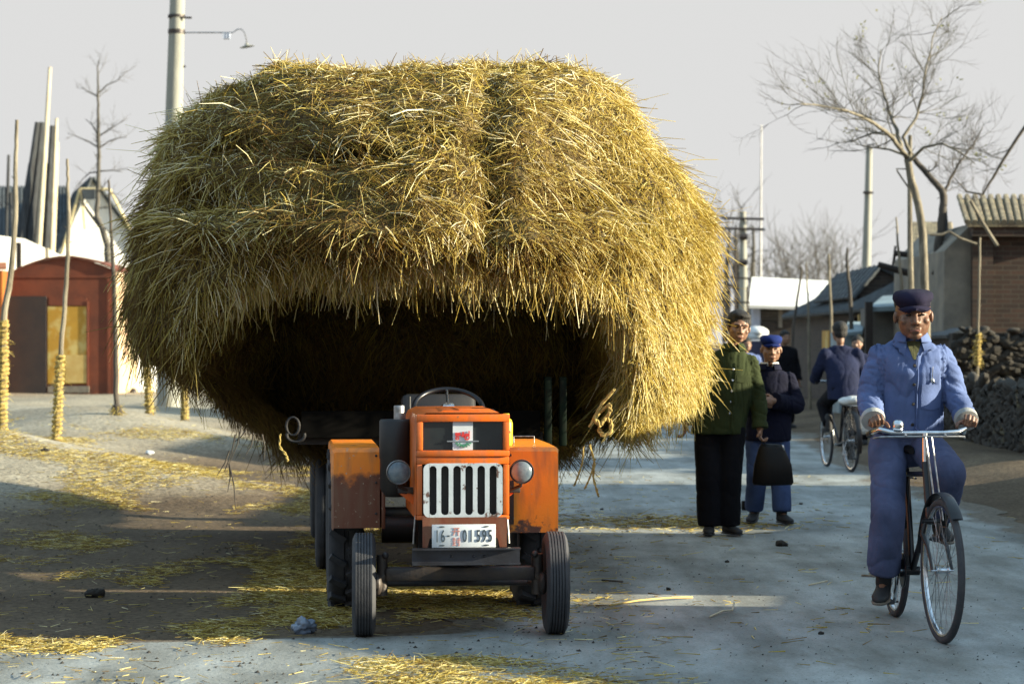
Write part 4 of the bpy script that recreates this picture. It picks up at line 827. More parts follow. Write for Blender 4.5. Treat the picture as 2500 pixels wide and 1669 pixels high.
    if detail:
        # collar: two leaves round the neck, open at the front
        T = Matrix.Translation(nk+V((0, 0, .0)))@Matrix.Rotation(math.atan2(look.y, look.x), 4, 'Z'); m = MB(); oa_ = J.get('copen', .30)
        m.lathe([(.066, .030), (.072, .036), (.080, .030), (.100, -.012), (.097, -.018), (.074, .020), (.064, .0), (.060, .004), (.066, .030)], 26, T, oa_, 2*PI-oa_); part('collar', m, J.get('collar', J['jacket']), jk)
        nz_ = nk.z; nx_ = nk.x
        def patch(nm, A, B, C, D, mt, off=.008, th=.006):
            n_ = 6; q = []
            for a in range(n_):
                for b in range(n_):
                    u, w_ = a/(n_-1), b/(n_-1); x = (A[0]*(1-u)+B[0]*u)*(1-w_)+(D[0]*(1-u)+C[0]*u)*w_; z = (A[1]*(1-u)+B[1]*u)*(1-w_)+(D[1]*(1-u)+C[1]*u)*w_
                    q.append(front(nx_+x, nz_+z, off)[0])
            fs_ = [(i*n_+j, (i+1)*n_+j, (i+1)*n_+j+1, i*n_+j+1) for i in range(n_-1) for j in range(n_-1)]; e = n_*n_
            bd = [i for i in range(n_)]+[i*n_+n_-1 for i in range(1, n_)]+[e-1-i for i in range(1, n_)]+[i*n_ for i in range(n_-2, 0, -1)]
            m = MB(); m.add(q+[v-V((0, fy*th, 0)) for v in q], fs_+[tuple(k+e for k in f[::-1]) for f in fs_]+[(bd[i], bd[(i+1) % len(bd)], bd[(i+1) % len(bd)]+e, bd[i]+e) for i in range(len(bd))])
            part(nm, m, mt, jk)
        if J.get('wings'):
            sh_ = J.get('shirtm', 'shirt'); d_ = J['wings']
            patch('shirt_front', (-.040, -.012), (.040, -.012), (.006, -d_), (-.006, -d_), sh_, .006)
            for s_ in (-1, 1): patch('collar_wing', (s_*.034, -.014), (s_*.082, -.018), (s_*.096, -.048), (s_*.050, -.088), J['jacket'], .016, .010)
        if J.get('btn'):
            bx, zs = J['btn']; m = MB(); ps = [front(bx+(x_ if (x_ := J.get('lean', 0)*(z-zs[0])) else 0), z, .003)[0] for z in np.linspace(zs[0]+.05, zs[-1]-.13, 14)]
            m.tube([p+V((.018, 0, 0)) for p in ps], .0035, 6); part('placket', m, J['jacket'], jk)
            for z in zs:
                p, n_ = front(bx+J.get('lean', 0)*(z-zs[0]), z, .004); m = MB(); T = Matrix.Translation(p)@n_.to_track_quat('Z', 'Y').to_matrix().to_4x4(); m.lathe([(0, .003), (.006, .003), (.009, 0), (.008, -.003), (0, -.003)], 14, T); part('button', m, J.get('btnm', 'black'), jk)
        for (x, z, w_, h_) in J.get('pockets', []):
            m = MB(); q = []
            for zz in (z, z-h_*.25, z-h_*.5, z-h_*.75, z-h_):
                for xx in np.linspace(x-w_/2, x+w_/2, 6): q.append(front(xx, zz-(.012*(1-abs(xx-x)/(w_/2)) if zz <= z-h_ else 0), .006)[0])
            fs_ = [(i*6+j, i*6+j+1, (i+1)*6+j+1, (i+1)*6+j) for i in range(4) for j in range(5)]; q2 = [v-V((0, fy*.006, 0)) for v in q]
            bd = list(range(6))+[11, 17, 23, 29]+[28, 27, 26, 25, 24]+[18, 12, 6]
            m.add(q+q2, fs_+[tuple(i+30 for i in f[::-1]) for f in fs_]+[(bd[i], bd[(i+1) % len(bd)], bd[(i+1) % len(bd)]+30, bd[i]+30) for i in range(len(bd))]); part('pocket_flap', m, J['jacket'], jk)
    # trousers
    m = MB(); rl = J.get('leg', (.098, .080, .072)); m.ell(hip-V((0, .01, .03)), (.160*J.get('hipw', 1), .100, .12), None, 20, 12)
    for s in 'LR':
        a, b, c = g('hip'+s), g('kn'+s), g('an'+s); c = c+V((0, 0, J.get('tcuff', .02))); m.cap(a, rl[0], b, rl[1], 18); m.tube([b, b.lerp(c, .5), c], [rl[1], (rl[1]+rl[2])/2, rl[2]], 18); m.ell(b, rl[1])
    me = remesh(m, vox, 3, 'trousers'); wrinkle(me, J.get('wrt', .007), (6, 6, 5), 17); finish(me, 'trousers', J['trousers'], root, smooth=True)
    for s in 'LR':
        if detail: a, k = g('an'+s), g('kn'+s); m = MB(); m.cap(a, .040, a.lerp(k, .35), .046, 14); part('sock', m, 'shoe', root, smooth=True)
        an = g('an'+s); t = V(J['toe'+s]).normalized(); sd_ = V((0, 0, 1)).cross(t).normalized(); up = t.cross(sd_).normalized(); dz = .0; b0 = an-up*J.get('ah', .065)
        m = MB(); m.loft([(b0+up*.022-t*.065, sd_*.012, up*.012), (b0+up*.03-t*.055, sd_*.030, up*.028), (b0+up*.045-t*.01, sd_*.038, up*.045), (b0+up*.034+t*.05, sd_*.040, up*.033), (b0+up*.026+t*.11, sd_*.046, up*.025), (b0+up*.022+t*.155, sd_*.036, up*.020), (b0+up*.018+t*.18, sd_*.010, up*.010)], 16)
        m.cap(b0+up*.05-t*.02, .040, an+up*.10-t*.01, .043)
        sh = part('shoe', m, 'shoe', root, smooth=True); m = MB(); m.loft([(b0+up*.004-t*.068, sd_*.012, up*.010), (b0+up*.004-t*.05, sd_*.034, up*.011), (b0+up*.004+t*.03, sd_*.040, up*.010), (b0+up*.004+t*.11, sd_*.049, up*.010), (b0+up*.004+t*.165, sd_*.036, up*.010), (b0+up*.006+t*.188, sd_*.010, up*.006)], 16); part('sole', m, 'sole' if J.get('sole') else 'shoe', sh)
    return root
# the rider in front
BX, BY = 2.035, 12.28
bicycle((BX, BY, 0), math.radians(1.5), 'black roadster bicycle with chrome bars ridden towards the viewer by the man in blue')
rider = dict(head=(.0, -.03, 1.588), look=(-.06, -1, -.08), tilt=.03, hs=1.12, neck=(.005, .05, 1.466), shL=(.166, .115, 1.392), shR=(-.156, .10, 1.396), elL=(.240, .10, 1.165), elR=(-.205, .09, 1.16), wrL=(.262, -.10, 1.045), wrR=(-.212, -.10, 1.045),
    hip=(0, .22, .95), hipL=(.09, .21, .93), hipR=(-.095, .21, .93), knL=(.150, -.19, .80), knR=(-.135, -.10, .60), anL=(.155, .07, .515), anR=(-.145, .02, .22), toeL=(.05, -1, -.10), toeR=(-.30, -1, -.16),
    handL=((-.10, -1, -.10), (.25, .1, 1), (-1, 0, 0), 1.1), handR=((.05, -1, -.10), (-.25, .1, 1), (1, 0, 0), 1.1), skin='skin_dark', cap='cap_navy', jacket='blue_jacket', trousers='blue_trousers', hem=.985, hemr=(.185, .135), hemc=(.0, .18, .99),
    sleeve=(.066, .064, .054), cuffm='cuff', cuffin=.025, btn=(.005, (1.33, 1.235, 1.135, 1.03)), pockets=[(.10, 1.235, .11, .12)], sole=True, wr=.013, wrt=.010, leg=(.098, .086, .085), tcuff=.07, copen=.42, wings=.105)
rd = person((BX, BY, 0), rider, 'elderly man in faded blue jacket and navy cap cycling towards the viewer', head_vox=.004, vox=.008)
jb = [c for c in rd.children if c.name.startswith('jacket')][0].data; bvh = BVHTree.FromPolygons([v.co.copy() for v in jb.vertices], [tuple(p.vertices) for p in jb.polygons])
def onj(x, z): h = bvh.ray_cast(V((x, -2, z)), V((0, 1, 0))); return h[0]+V((0, -.006, 0))
m = MB(); m.tube([onj(.100, 1.325), onj(.098, 1.29), onj(.100, 1.262)], .0022, 5); c = onj(.100, 1.255); m.ell(c, (.009, .005, .018), Matrix.Rotation(-.4, 3, 'Y')); m.tube([c, onj(.122, 1.238)], .003, 5); part('pocket_chain', m, 'chrome', rd)
# man in green
gx0, gy0 = 1.545, 18.07
green = dict(head=(.150, -.03, 1.560), look=(.08, -1, -.12), tilt=-.10, hs=1.0, neck=(.11, .0, 1.405), shL=(.235, .0, 1.315), shR=(-.055, .01, 1.345), elL=(.300, .02, 1.05), elR=(-.17, .04, 1.09), wrL=(.305, -.04, .82), wrR=(-.245, -.02, .86),
    hip=(.02, .02, .82), hipL=(.10, .02, .80), hipR=(-.08, .02, .80), knL=(.075, -.02, .44), knR=(-.075, -.03, .43), anL=(.075, .02, .085), anR=(-.07, .0, .085), toeL=(.45, -1, 0), toeR=(-.12, -1, 0),
    handL=((.0, -.1, -1), (1, 0, 0), (0, -1, 0), .9), handR=((-.1, 0, -1), (-1, 0, 0), (0, -1, 0), .6), skin='skin', jacket='green_jacket', trousers='black_trousers', quiff=True, hem=.745, hemr=(.205, .15), hemc=(-.005, .02, .765),
    sleeve=(.068, .060, .055), btn=(.10, (1.245, 1.165, 1.085, 1.005, .92)), lean=.09, btnm='chrome', pockets=[(.175, 1.20, .11, .045)], leg=(.108, .096, .090), hipw=1.05, wr=.009, tcuff=0)
person((gx0, gy0, 0), green, 'young man in army green jacket and black trousers holding a black bag', head_vox=.005)
# his bag
c = V((gx0+.40, gy0-.06, 0)); m = MB(); zt_, zb_ = PZ(1085, 18), PZ(1183, 18)
m.loft([(c+V((0, 0, zb_)), (.145, 0, 0), (0, .055, 0)), (c+V((0, 0, zb_+.02)), (.155, 0, 0), (0, .07, 0)), (c+V((0, 0, zb_+.15)), (.140, 0, 0), (0, .065, 0)), (c+V((-.01, 0, zt_-.03)), (.095, 0, 0), (0, .035, 0)), (c+V((-.01, 0, zt_)), (.075, 0, 0), (0, .015, 0))], 24)
me = m.mesh('bag'); fixn(me); wrinkle(me, .008, (9, 9, 9), 2)
bg = thing('handbag', c+V((0, 0, zb_)), 'black leather bag held low by the man in green', 'bag')
o = finish(me, 'bag_body', 'leather', bg, -(c+V((0, 0, zb_))), smooth=True)
m = MB(); hz = .735
for dy in (-.02, .02): m.tube([c+V((-.055, dy, zt_-.01)), c+V((-.075, dy*.6, hz-.06)), c+V((-.095, dy*.2, hz)), c+V((-.045, dy*.6, hz-.06)), c+V((.03, dy, zt_-.01))], .006, 6)
o = part('strap', m, 'leather', bg, world=True)
m = MB(); m.bbox(c+V((.075, -.03, zt_-.02)), (.014, .008, .04), .003, Matrix.Rotation(-.4, 3, 'Y')); part('buckle', m, 'chrome', bg, world=True)
# man in navy coat and blue cap, arms folded
nx0, ny0 = 2.05, 19.25
navy = dict(head=(.01, -.05, 1.395), look=(.0, -1, -.06), tilt=.0, hs=.97, neck=(.0, .0, 1.245), shL=(.155, .02, 1.165), shR=(-.145, .02, 1.175), elL=(.215, -.04, .945), elR=(-.205, -.04, .94), wrL=(.03, -.20, .985), wrR=(-.055, -.19, .955),
    hip=(-.02, .0, .74), hipL=(.07, .0, .72), hipR=(-.10, .0, .72), knL=(.085, -.03, .40), knR=(-.10, -.03, .40), anL=(.095, -.06, .085), anR=(-.115, .08, .095), toeL=(.30, -1, .0), toeR=(-.30, -1, -.10),
    handL=((-1, -.2, .05), (0, -1, .3), (0, 0, 1), .7), handR=((.9, .1, .15), (0, -1, .3), (0, 0, 1), .7), skin='skin', cap='cap_blue', jacket='navy', trousers='jeans', hem=.655, hemr=(.185, .15), hemc=(-.01, .0, .665), sleeve=(.072, .066, .060),
    collar='navy', leg=(.095, .082, .074), wr=.008, tcuff=.02, hk=.95, copen=.35)
nv = person((nx0, ny0, 0), navy, 'short man in dark navy coat and bright blue cap standing with folded arms', head_vox=.005)
m = MB(); T = Matrix.Translation(V(navy['neck'])+V((0, 0, .008)))@Matrix.Rotation(-PI/2, 4, 'Z'); m.lathe([(.060, .0), (.067, .036), (.072, .036), (.078, .02), (.060, .0)], 20, T, .25, 2*PI-.25); part('shirt_collar', m, 'white_cloth', nv)
m = MB(); m.lathe([(.030, -.008), (.034, -.006), (.034, .006), (.030, .008)], 16, Matrix.Translation((-.065, -.19, .957))@Matrix.Rotation(PI/2, 4, 'Y')); part('wristwatch', m, 'chrome', nv)
# rider going away
cx_, cy_ = 3.72, 27.42; RZ = PI+math.radians(7)
bicycle((cx_, cy_, 0), RZ, 'black bicycle ridden away down the road with a white bundle on its rack', front=False)
away = dict(head=(.0, -.035, 1.560), look=(.1, -1, 0), hs=.98, neck=(.0, .0, 1.41), shL=(.185, .06, 1.335), shR=(-.185, .06, 1.335), elL=(.255, -.02, 1.12), elR=(-.255, -.02, 1.12), wrL=(.24, -.19, 1.03), wrR=(-.24, -.19, 1.03),
    hip=(0, .22, .93), hipL=(.09, .21, .90), hipR=(-.09, .21, .90), knL=(.14, -.20, .74), knR=(-.13, -.12, .58), anL=(.14, .03, .50), anR=(-.135, .0, .215), toeL=(.05, -1, -.05), toeR=(-.1, -1, -.15),
    handL=((0, -1, -.1), (0, 0, 1), (-1, 0, 0), 1.0), handR=((0, -1, -.1), (0, 0, 1), (1, 0, 0), 1.0), skin='skin', jacket='navy2', trousers='black_trousers', hem=.80, hemr=(.195, .18), hemc=(0, .22, .80), sleeve=(.075, .066, .058), leg=(.095, .078, .066))
person((cx_, cy_, 0), away, 'man in dark blue jacket seen from behind cycling away', RZ, vox=.012, detail=False)
Rz = Matrix.Translation((cx_, cy_, 0))@Matrix.Rotation(RZ, 4, 'Z'); m = MB(); m.ell(Rz@V((-.05, .50, .80)), (.13, .11, .05)); m.ell(Rz@V((.06, .46, .79)), (.09, .09, .04)); m.ell(Rz@V((-.14, .40, .76)), (.05, .09, .05)); me = remesh(m, .012, 2, 'bundle'); wrinkle(me, .012, (14, 14, 14))
b0 = Rz@V((0, .5, .75)); me.transform(Matrix.Translation(-b0)); tag(finish(me, 'cloth_bundle', 'white_cloth', None, b0, True), 'white cloth bundle on the rack of the bicycle riding away', 'bundle')
m = MB(); p0 = Rz@V((-.16, .44, .42)); m.loft([(p0, (.03, 0, 0), (0, .04, 0)), (p0+V((0, 0, .04)), (.055, 0, 0), (0, .06, 0)), (p0+V((0, 0, .2)), (.05, 0, 0), (0, .05, 0)), (p0+V((-.02, 0, .32)), (.02, 0, 0), (0, .02, 0))], 16); single('white_bag', m, 'white_cloth', 'white bag hanging beside the rear wheel of the bicycle riding away', 'bag', p0, smooth=True)
# distant people
def walker(x, Y, h, lab, jk, tr_, yaw=0, cap=None):
    k = h/1.70; J = dict(head=(0, -.02, 1.575*k), look=(0, -1, 0), hs=k, neck=(0, .01, 1.43*k), shL=(.18, .02, 1.36*k), shR=(-.18, .02, 1.36*k), elL=(.24, .03, 1.10*k), elR=(-.24, .03, 1.10*k), wrL=(.24, -.04, .86*k), wrR=(-.24, -.04, .86*k), hip=(0, 0, .85*k), hipL=(.09, 0, .83*k), hipR=(-.09, 0, .83*k),
        knL=(.10, -.08, .46*k), knR=(-.10, .02, .46*k), anL=(.10, .02, .09), anR=(-.10, .16, .10), toeL=(.1, -1, 0), toeR=(-.1, -1, -.1), handL=((0, 0, -1), (1, 0, 0), (0, -1, 0), .5), handR=((0, 0, -1), (-1, 0, 0), (0, -1, 0), .5), skin='skin', jacket=jk, trousers=tr_, hem=.72*k, cap=cap)
    return person((x, Y, gz(x, Y)), J, lab, yaw, vox=.014, detail=False)
walker(PX(1916, 40), 40, 1.63, 'distant bareheaded man in black walking behind the man in the blue cap', 'black_trousers', 'black_trousers', .4)
walker(PX(2093, 33), 33, 1.50, 'distant dark haired figure mostly hidden behind the rider going away', 'navy2', 'black_trousers', -.3)
walker(PX(1822, 37), 37, 1.52, 'distant figure in blue between the man in green and the man in the blue cap', 'blue_jacket', 'blue_trousers', .2)
# ---------------------------------------------------------------- left background
def G(px, Y): x = PX(px, Y); return V((x, Y, gz(x, Y)))
# utility pole
Y = 42.7; pb = G(411, Y); up_ = thing('utility_pole', pb, 'pale concrete utility pole with a lamp arm behind the left side of the load', 'utility pole')
top = P(436, -170, Y); m = MB(); m.tube([pb-V((0, 0, .2)), P(411, 800, Y), P(424, 300, Y), P(433, 0, Y), top], [.205, .188, .152, .132, .12], 28); part('pole', m, 'concrete', up_, world=True)
for yy, hh in ((40, 6), (78, 10)):
    c = P(431, yy, Y); m = MB(); m.lathe([(.13, -hh/2*.0072), (.152, -hh/2*.0072), (.152, hh/2*.0072), (.13, hh/2*.0072)], 24, Matrix.Translation(c))
    if yy == 40: m.tube([P(410, 42, Y-.1), P(468, 44, Y-.1)], .02, 6)
    part('band', m, 'dark_iron', up_, world=True)
m = MB(); m.tube([P(432, 80, Y), P(545, 80, Y)], .012, 8); m.tube([P(545, 80, Y), P(568, 80, Y), P(580, 72, Y), P(590, 72, Y), P(597, 80, Y), P(601, 95, Y), P(603, 106, Y)], .010, 8); arm = part('lamp_arm', m, 'steel', up_, world=True)
m = MB(); c = P(553, 89, Y); m.box(c, (.115, .1, .10), None, 1.15); part('control_box', m, 'sheet_blue', arm, world=True)
m = MB(); T = Matrix.Translation(P(603, 113, Y))@Matrix.Rotation(math.radians(-10), 4, 'Y'); m.lathe([(0, .06), (.02, .055), (.035, .02), (.125, -.01), (.13, -.015), (0, -.012)], 24, T); part('lamp_shade', m, 'concrete', arm, world=True)
m = MB(); m.tube([P(425, 168, Y), P(453, 162, Y)], .02, 8); part('peg', m, 'dark_iron', up_, world=True)
# saplings with straw rope wound round their feet
def sapling(pts, Y, wrap, label, group, rb=.032, rt=.012, wm='rope', base=None, tmat='bark'):
    ps = [P(x, y, Y) for x, y in pts]; b = V((ps[-1].x, Y, gz(ps[-1].x, Y)))
    if base is not None: b = V((ps[-1].x, Y, base))
    ps[-1] = b-V((0, 0, .05)); n = len(ps); o = thing('sapling', b, label, 'sapling', 0, group); m = MB(); q = []
    for i in range(n-1):
        for t in np.linspace(0, 1, 6)[:-1]: q.append(ps[i].lerp(ps[i+1], t)+V((random.uniform(-.006, .006), 0, 0)))
    q.append(ps[-1]); k = len(q); m.tube(q, [rt+(rb-rt)*(i/(k-1))*random.uniform(.92, 1.1) for i in range(k)], 8)
    for _ in range(5):
        i = random.randrange(2, k-4); a = q[i]; m.tube([a, a+V((random.uniform(-.06, .06), 0, random.uniform(.02, .06)))], [.008, .004], 5)
    part('trunk', m, tmat, o, world=True)
    if wrap:
        zt_ = PZ(wrap[0], Y); zb_ = PZ(wrap[1], Y) if len(wrap) > 1 else b.z; m = MB(); pts2 = []; turns = max(6, int((zt_-zb_)/.05))
        zs_ = [v.z for v in q][::-1]; xs_ = [v.x for v in q][::-1]
        for i in range(turns*8+1):
            t = i/(turns*8); z = zb_+(zt_-zb_)*t; x = float(np.interp(z, zs_, xs_)); r = rb*(1.25-.2*t)*(1+.16*noise.noise(V((z*9, Y, 0)))); a = i/8*2*PI; pts2.append(V((x+r*math.cos(a), Y+r*math.sin(a), z)))
        m.tube([p_+V((random.uniform(-.006, .006), 0, random.uniform(-.008, .008))) for p_ in pts2], [.022*(1+.45*noise.noise(V((i_*.13, Y, 2)))) for i_ in range(len(pts2))], 6); part('rope_wrap', m, wm, o, world=True)
        if Y < 36:
            nF = 90; zz = RNG.uniform(zb_, zt_, nF); aa = RNG.uniform(0, 2*PI, nF); xx = np.interp(zz, zs_, xs_); cc = np.stack([xx+np.cos(aa)*rb*1.5, Y+np.sin(aa)*rb*1.5, zz], 1)
            dd_ = np.stack([np.cos(aa)*.8, np.sin(aa)*.8, RNG.normal(size=nF)*.6-.3], 1); dd_ /= np.linalg.norm(dd_, axis=1)[:, None]
            fo = stalks('loose_straw', cc, dd_, RNG.uniform(.03, .10, nF), RNG.uniform(.002, .004, nF), RNG.uniform(.3, .7, nF), .3, o, 2); fo.location = -V(o['_loc'])
    return o
gl = 'saplings with straw rope wound round their trunks on the left verge'
sapling([(42, 293), (38, 400), (38, 500), (29, 653), (8, 783), (3, 1075)], 28.5, (783,), 'sapling cut off by the left edge of the photo, leaning right', gl, .045, .02)
sapling([(165, 388), (166, 450), (169, 530), (163, 690), (148, 850), (144, 940), (136, 1085)], 28.0, (868,), 'crooked sapling wound with yellow rope in front of the red shed', gl, .036, .015)
sapling([(266, 440), (271, 560), (277, 660), (283, 820), (284, 985), (288, 1057)], 31.5, (990,), 'straight dark sapling at the right corner of the red shed', gl, .040, .014, 'bark_dark', tmat='bark_dark')
sapling([(343, 600), (350, 760), (357, 880), (364, 985), (367, 1048)], 33, (880,), 'thin rope wound sapling just left of the concrete pole', gl, .036, .02)
sapling([(447, 700), (449, 850), (450, 960), (452, 1022)], 37, (930,), 'sapling foot just right of the concrete pole, mostly hidden by the load', gl, .04, .02)
# red shed
Y = 52; z0 = PZ(968, Y); xl, xr = PX(18, Y), PX(283, Y); sh = thing('shed', ((xl+xr)/2, Y, z0), 'rust red metal shed with arched roof and one black door leaf', 'shed')
def PS(px, py): return (PX(px, Y), PZ(py, Y))
arch = [PS(30, 668), PS(48, 658), PS(80, 645), PS(110, 636), PS(145, 630), PS(180, 630), PS(215, 636), PS(245, 645), PS(270, 655), PS(283, 664)]
m = MB(); m.prism(arch+[PS(283, 968), PS(18, 968), PS(18, 675)], .06, Matrix.Translation((0, Y, 0))); part('front_wall', m, 'rust_red', sh, world=True, smooth=False)
m = MB(); m.box((xr-.03, Y+1.5+.06, (PZ(664, Y)+z0)/2), (.06, 3.0, PZ(664, Y)-z0)); part('side_wall', m, 'rust_side', sh, world=True)
m = MB(); q = [V((x, yy, z+.01+dz)) for yy in (Y-.06, Y+3.1) for dz in (0, .04) for x, z in arch]; n = len(arch)
fs = [(n+j, n+j+1, 3*n+j+1, 3*n+j) for j in range(n-1)]+[(j, j+1, 2*n+j+1, 2*n+j) for j in range(n-1)]+[(j, j+1, n+j+1, n+j) for j in range(n-1)]; m.add(q, fs); part('roof', m, 'rust_red', sh, world=True)
def pan(m, x0, y0_, x1, y1_, d=.05, off=0): a, b = PS(x0, y0_), PS(x1, y1_); m.box(((a[0]+b[0])/2, Y-off-d/2, (a[1]+b[1])/2), (b[0]-a[0], d, a[1]-b[1]))
m = MB(); pan(m, 20, 723, 114, 962, .05, .01); dr = part('door', m, 'door_black', sh, world=True); 
m = MB(); pan(m, 117, 748, 212, 936, .02, .003); w = part('door_panel', m, 'board_yellow', sh, world=True)
m = MB(); pan(m, 160, 866, 214, 934, .012, .024); part('patch', m, 'board_pale', w, world=True, smooth=False)
m = MB(); pan(m, 120, 726, 212, 746, .03, .003); pan(m, 212, 735, 216, 945, .04, .003); part('door_frame', m, 'rust_red', sh, world=True)
m = MB(); pan(m, 118, 942, 218, 958, .06, .003); part('door_sill', m, 'stucco', sh, world=True)
m = MB(); pan(m, 18, 672, 283, 678, .02, .0); pan(m, 262, 678, 268, 960, .02, 0); part('frame_rib', m, 'rust_red', sh, world=True)
m = MB(); m.box((PX(-40, 51.8), 52.4, (PZ(662, 52)+z0)/2), (PX(14, 52)-PX(-95, 52), 2, PZ(662, 52)-z0)); m.quad((PX(-100, 51.3), 51.3, PZ(655, 51.3)), (PX(16, 51.3), 51.3, PZ(655, 51.3)), (PX(16, 53.5), 53.5, PZ(640, 53.5)), (PX(-100, 53.5), 53.5, PZ(640, 53.5)))
single('orange_shed', m, 'orange_sheet', 'orange sheet metal shed at the left edge beside the red shed', 'shed', (PX(-40, 52), 52, z0))
m = MB(); c = V((PX(332, 54), 53.6, z0+.02)); m.tube([V((xr, 53.6, z0+.06)), c], .02, 6); m.ell(c+V((0, 0, .02)), (.09, .09, .12)); single('cart_wheel_stub', m, 'dark_iron', 'small dark iron fitting sticking out at the foot of the red shed', 'fitting', c)
# whitewashed wall, posts, timber stack, white gabled house
Y = 57; m = MB(); a, b, c, d_ = P(-60, 573, Y), P(60, 585, Y), P(145, 622, Y), P(250, 640, Y)
T = Matrix.Translation((0, Y, 0)); poly = [(a.x, a.z), (b.x, b.z), (c.x, c.z), (d_.x, d_.z), (PX(420, Y), PZ(655, Y)), (PX(420, Y), .2), (a.x, .2)]; m.prism(poly, .25, Matrix.Translation((0, Y, 0)))
def twist(o_mb, piv, ang):
    R = Matrix.Rotation(ang, 3, 'Z'); piv = V(piv); o_mb.v = [piv+R@(v-piv) for v in o_mb.v]; return o_mb
single('white_wall', twist(m, (PX(200, Y), Y, 0), math.radians(22)), 'white_wall', 'blank whitewashed yard wall behind the red shed', 'wall', (PX(200, Y), Y, .2))
for px, y0_, y1_, w_ in ((46, 592, 660, 11), (115, 606, 650, 9), (181, 628, 660, 9)):
    m = MB(); Y2 = 55.2; m.box((PX(px, Y2), Y2, (PZ(y0_, Y2)+.3)/2), (w_*Y2/F, .09, PZ(y0_, Y2)-.3)); single('wooden_post', m, 'dark_wood' if px < 100 else 'plank_pale', {46: 'tallest brown post behind the left part of the red shed', 115: 'brown post above the middle of the red shed', 181: 'short pale post above the right half of the red shed roof'}[px], 'post', (PX(px, Y2), Y2, .3), 'posts behind the red shed')
Y = 62
for i, (x0, y0_, x1, y1_, w_, mt_) in enumerate(((122, 165, 92, 650, 9, 'plank_pale'), (92, 300, 45, 650, 15, 'plank_dark'), (103, 300, 68, 650, 14, 'plank_dark'), (112, 305, 82, 650, 12, 'plank_dark'), (128, 308, 110, 655, 13, 'plank_dark'), (138, 290, 124, 655, 8, 'plank_pale'), (108, 398, 93, 655, 16, 'plank_dark'), (75, 400, 40, 650, 13, 'plank_dark'), (141, 348, 128, 655, 7, 'plank_pale'), (98, 345, 86, 655, 8, 'plank_dark'))):
    m = MB(); yy = Y+i*.05; a = P(x0, y0_, yy+.6); b = P(x1, y1_, yy-.3); m.tube([a, a.lerp(b, .5), b], [w_*.5*Y/F, w_*.68*Y/F, w_*.75*Y/F], 7)  # pale poles at the stack's right carry sunlight in their colour
    lb = ['longest pale pole rising far above the timber stack', 'dark weathered pole at the left flank of the tall timber stack', 'dark weathered pole second from the left of the tall timber stack', 'dark weathered pole in the middle of the tall timber stack', 'thick dark pole with squared top right of centre in the timber stack', 'thin pale pole rising at the right of the timber stack', 'shorter broad dark plank in front of the timber stack', 'shorter dark pole leaning lowest at the left of the timber stack', 'short thin pale pole at the right edge of the timber stack', 'narrow dark slat caught between the thicker poles of the timber stack']
    single('timber_pole', m, mt_, lb[i], 'timber pole', b, 'upright poles of the timber stack behind the red shed')
m = MB(); m.tube([P(21, 378, 60), P(14, 640, 60)], [.035, .06], 7); m.tube([P(26, 470, 60), P(32, 640, 60)], .03, 7); single('thin_pole', m, 'plank_dark', 'thin dark pole pair at the far left beside the leaning sapling', 'pole', P(14, 640, 60))
def tiles(m, a, b, c, d, n, r=.06):
    """a-b eave, d-c ridge"""
    a, b, c, d = map(V, (a, b, c, d)); m.quad(a, b, c, d, .05); nn = (b-a).cross(d-a).normalized()
    if nn.z < 0: nn = -nn
    for i in range(n+1):
        t = i/n; p, q = a.lerp(b, t), d.lerp(c, t); k = 9; ps = []
        for j in range(k+1): ps.append(p.lerp(q, j/k)+nn*(.02+.012*(j % 2)))
        m.tube(ps, r, 6)
def gable_house(name, label, Y, left, apex, right, eave_y, base, dep, wall, roof, cat='house', over=.25, ridge_drop=0, ntile=10, group=None, rot=0):
    """gable end facing the camera; left/right eave px, apex (px,py)"""
    xl_, xr_, xa = PX(left, Y), PX(right, Y), PX(apex[0], Y); ze, za = PZ(eave_y, Y), PZ(apex[1], Y)
    r = thing(name, ((xl_+xr_)/2, Y, base), label, cat, 0, group); piv = ((xl_+xr_)/2, Y, 0); m = MB()
    m.prism([(xl_, base), (xr_, base), (xr_, ze), (xa, za), (xl_, ze)], dep, Matrix.Translation((0, Y, 0))); twist(m, piv, rot); w = part('wall', m, wall, r, world=True, smooth=False)
    for s, xe in ((-1, xl_), (1, xr_)):
        m = MB(); sl = (za-ze)/abs(xa-xe); xo = xe+s*over; zo = ze-sl*over
        a, b, c, d_ = V((xo, Y-over*.6, zo+.06)), V((xo, Y+dep+.2, zo+.06)), V((xa, Y+dep+.2, za+.06)), V((xa, Y-over*.6, za+.06))
        tiles(m, a, b, c, d_, ntile); twist(m, piv, rot); part('roof_slope', m, roof, r, world=True)
    return r
gh = gable_house('white_house', 'sunlit white gabled house with cream trim behind the red shed', 70, 150, (225, 440), 345, 610, .3, 7, 'white_wall', 'tile', rot=math.radians(14))
m = MB()
for a, b in (((150, 620), (195, 462)), ((195, 462), (268, 462)), ((268, 462), (318, 560)), ((200, 470), (208, 560))): m.tube([P(a[0], a[1], 69.3), P(b[0], b[1], 69.3)], .045, 5)
part('bargeboard', m, 'cream_trim', gh, world=True)
m = MB(); m.box(P(217, 474, 69.2), (.36, .08, .30)); part('window', m, 'tile', gh, world=True)
m = MB(); Y = 75; tiles(m, P(-60, 640, Y-2), P(165, 640, Y-2), P(165, 458, Y+1.5), P(-60, 458, Y+1.5), 26, .05); hz_ = part('roof', m, 'tile', thing('tiled_house', (PX(50, Y), Y, .3), 'grey tiled roof house behind the timber stack', 'house'), world=True)
hm_ = hz_.parent; m = MB(); m.box((PX(50, Y), Y, 1.9), (PX(160, Y)-PX(-60, Y), 2.5, 3.2)); part('wall', m, 'white_wall', hm_, world=True)
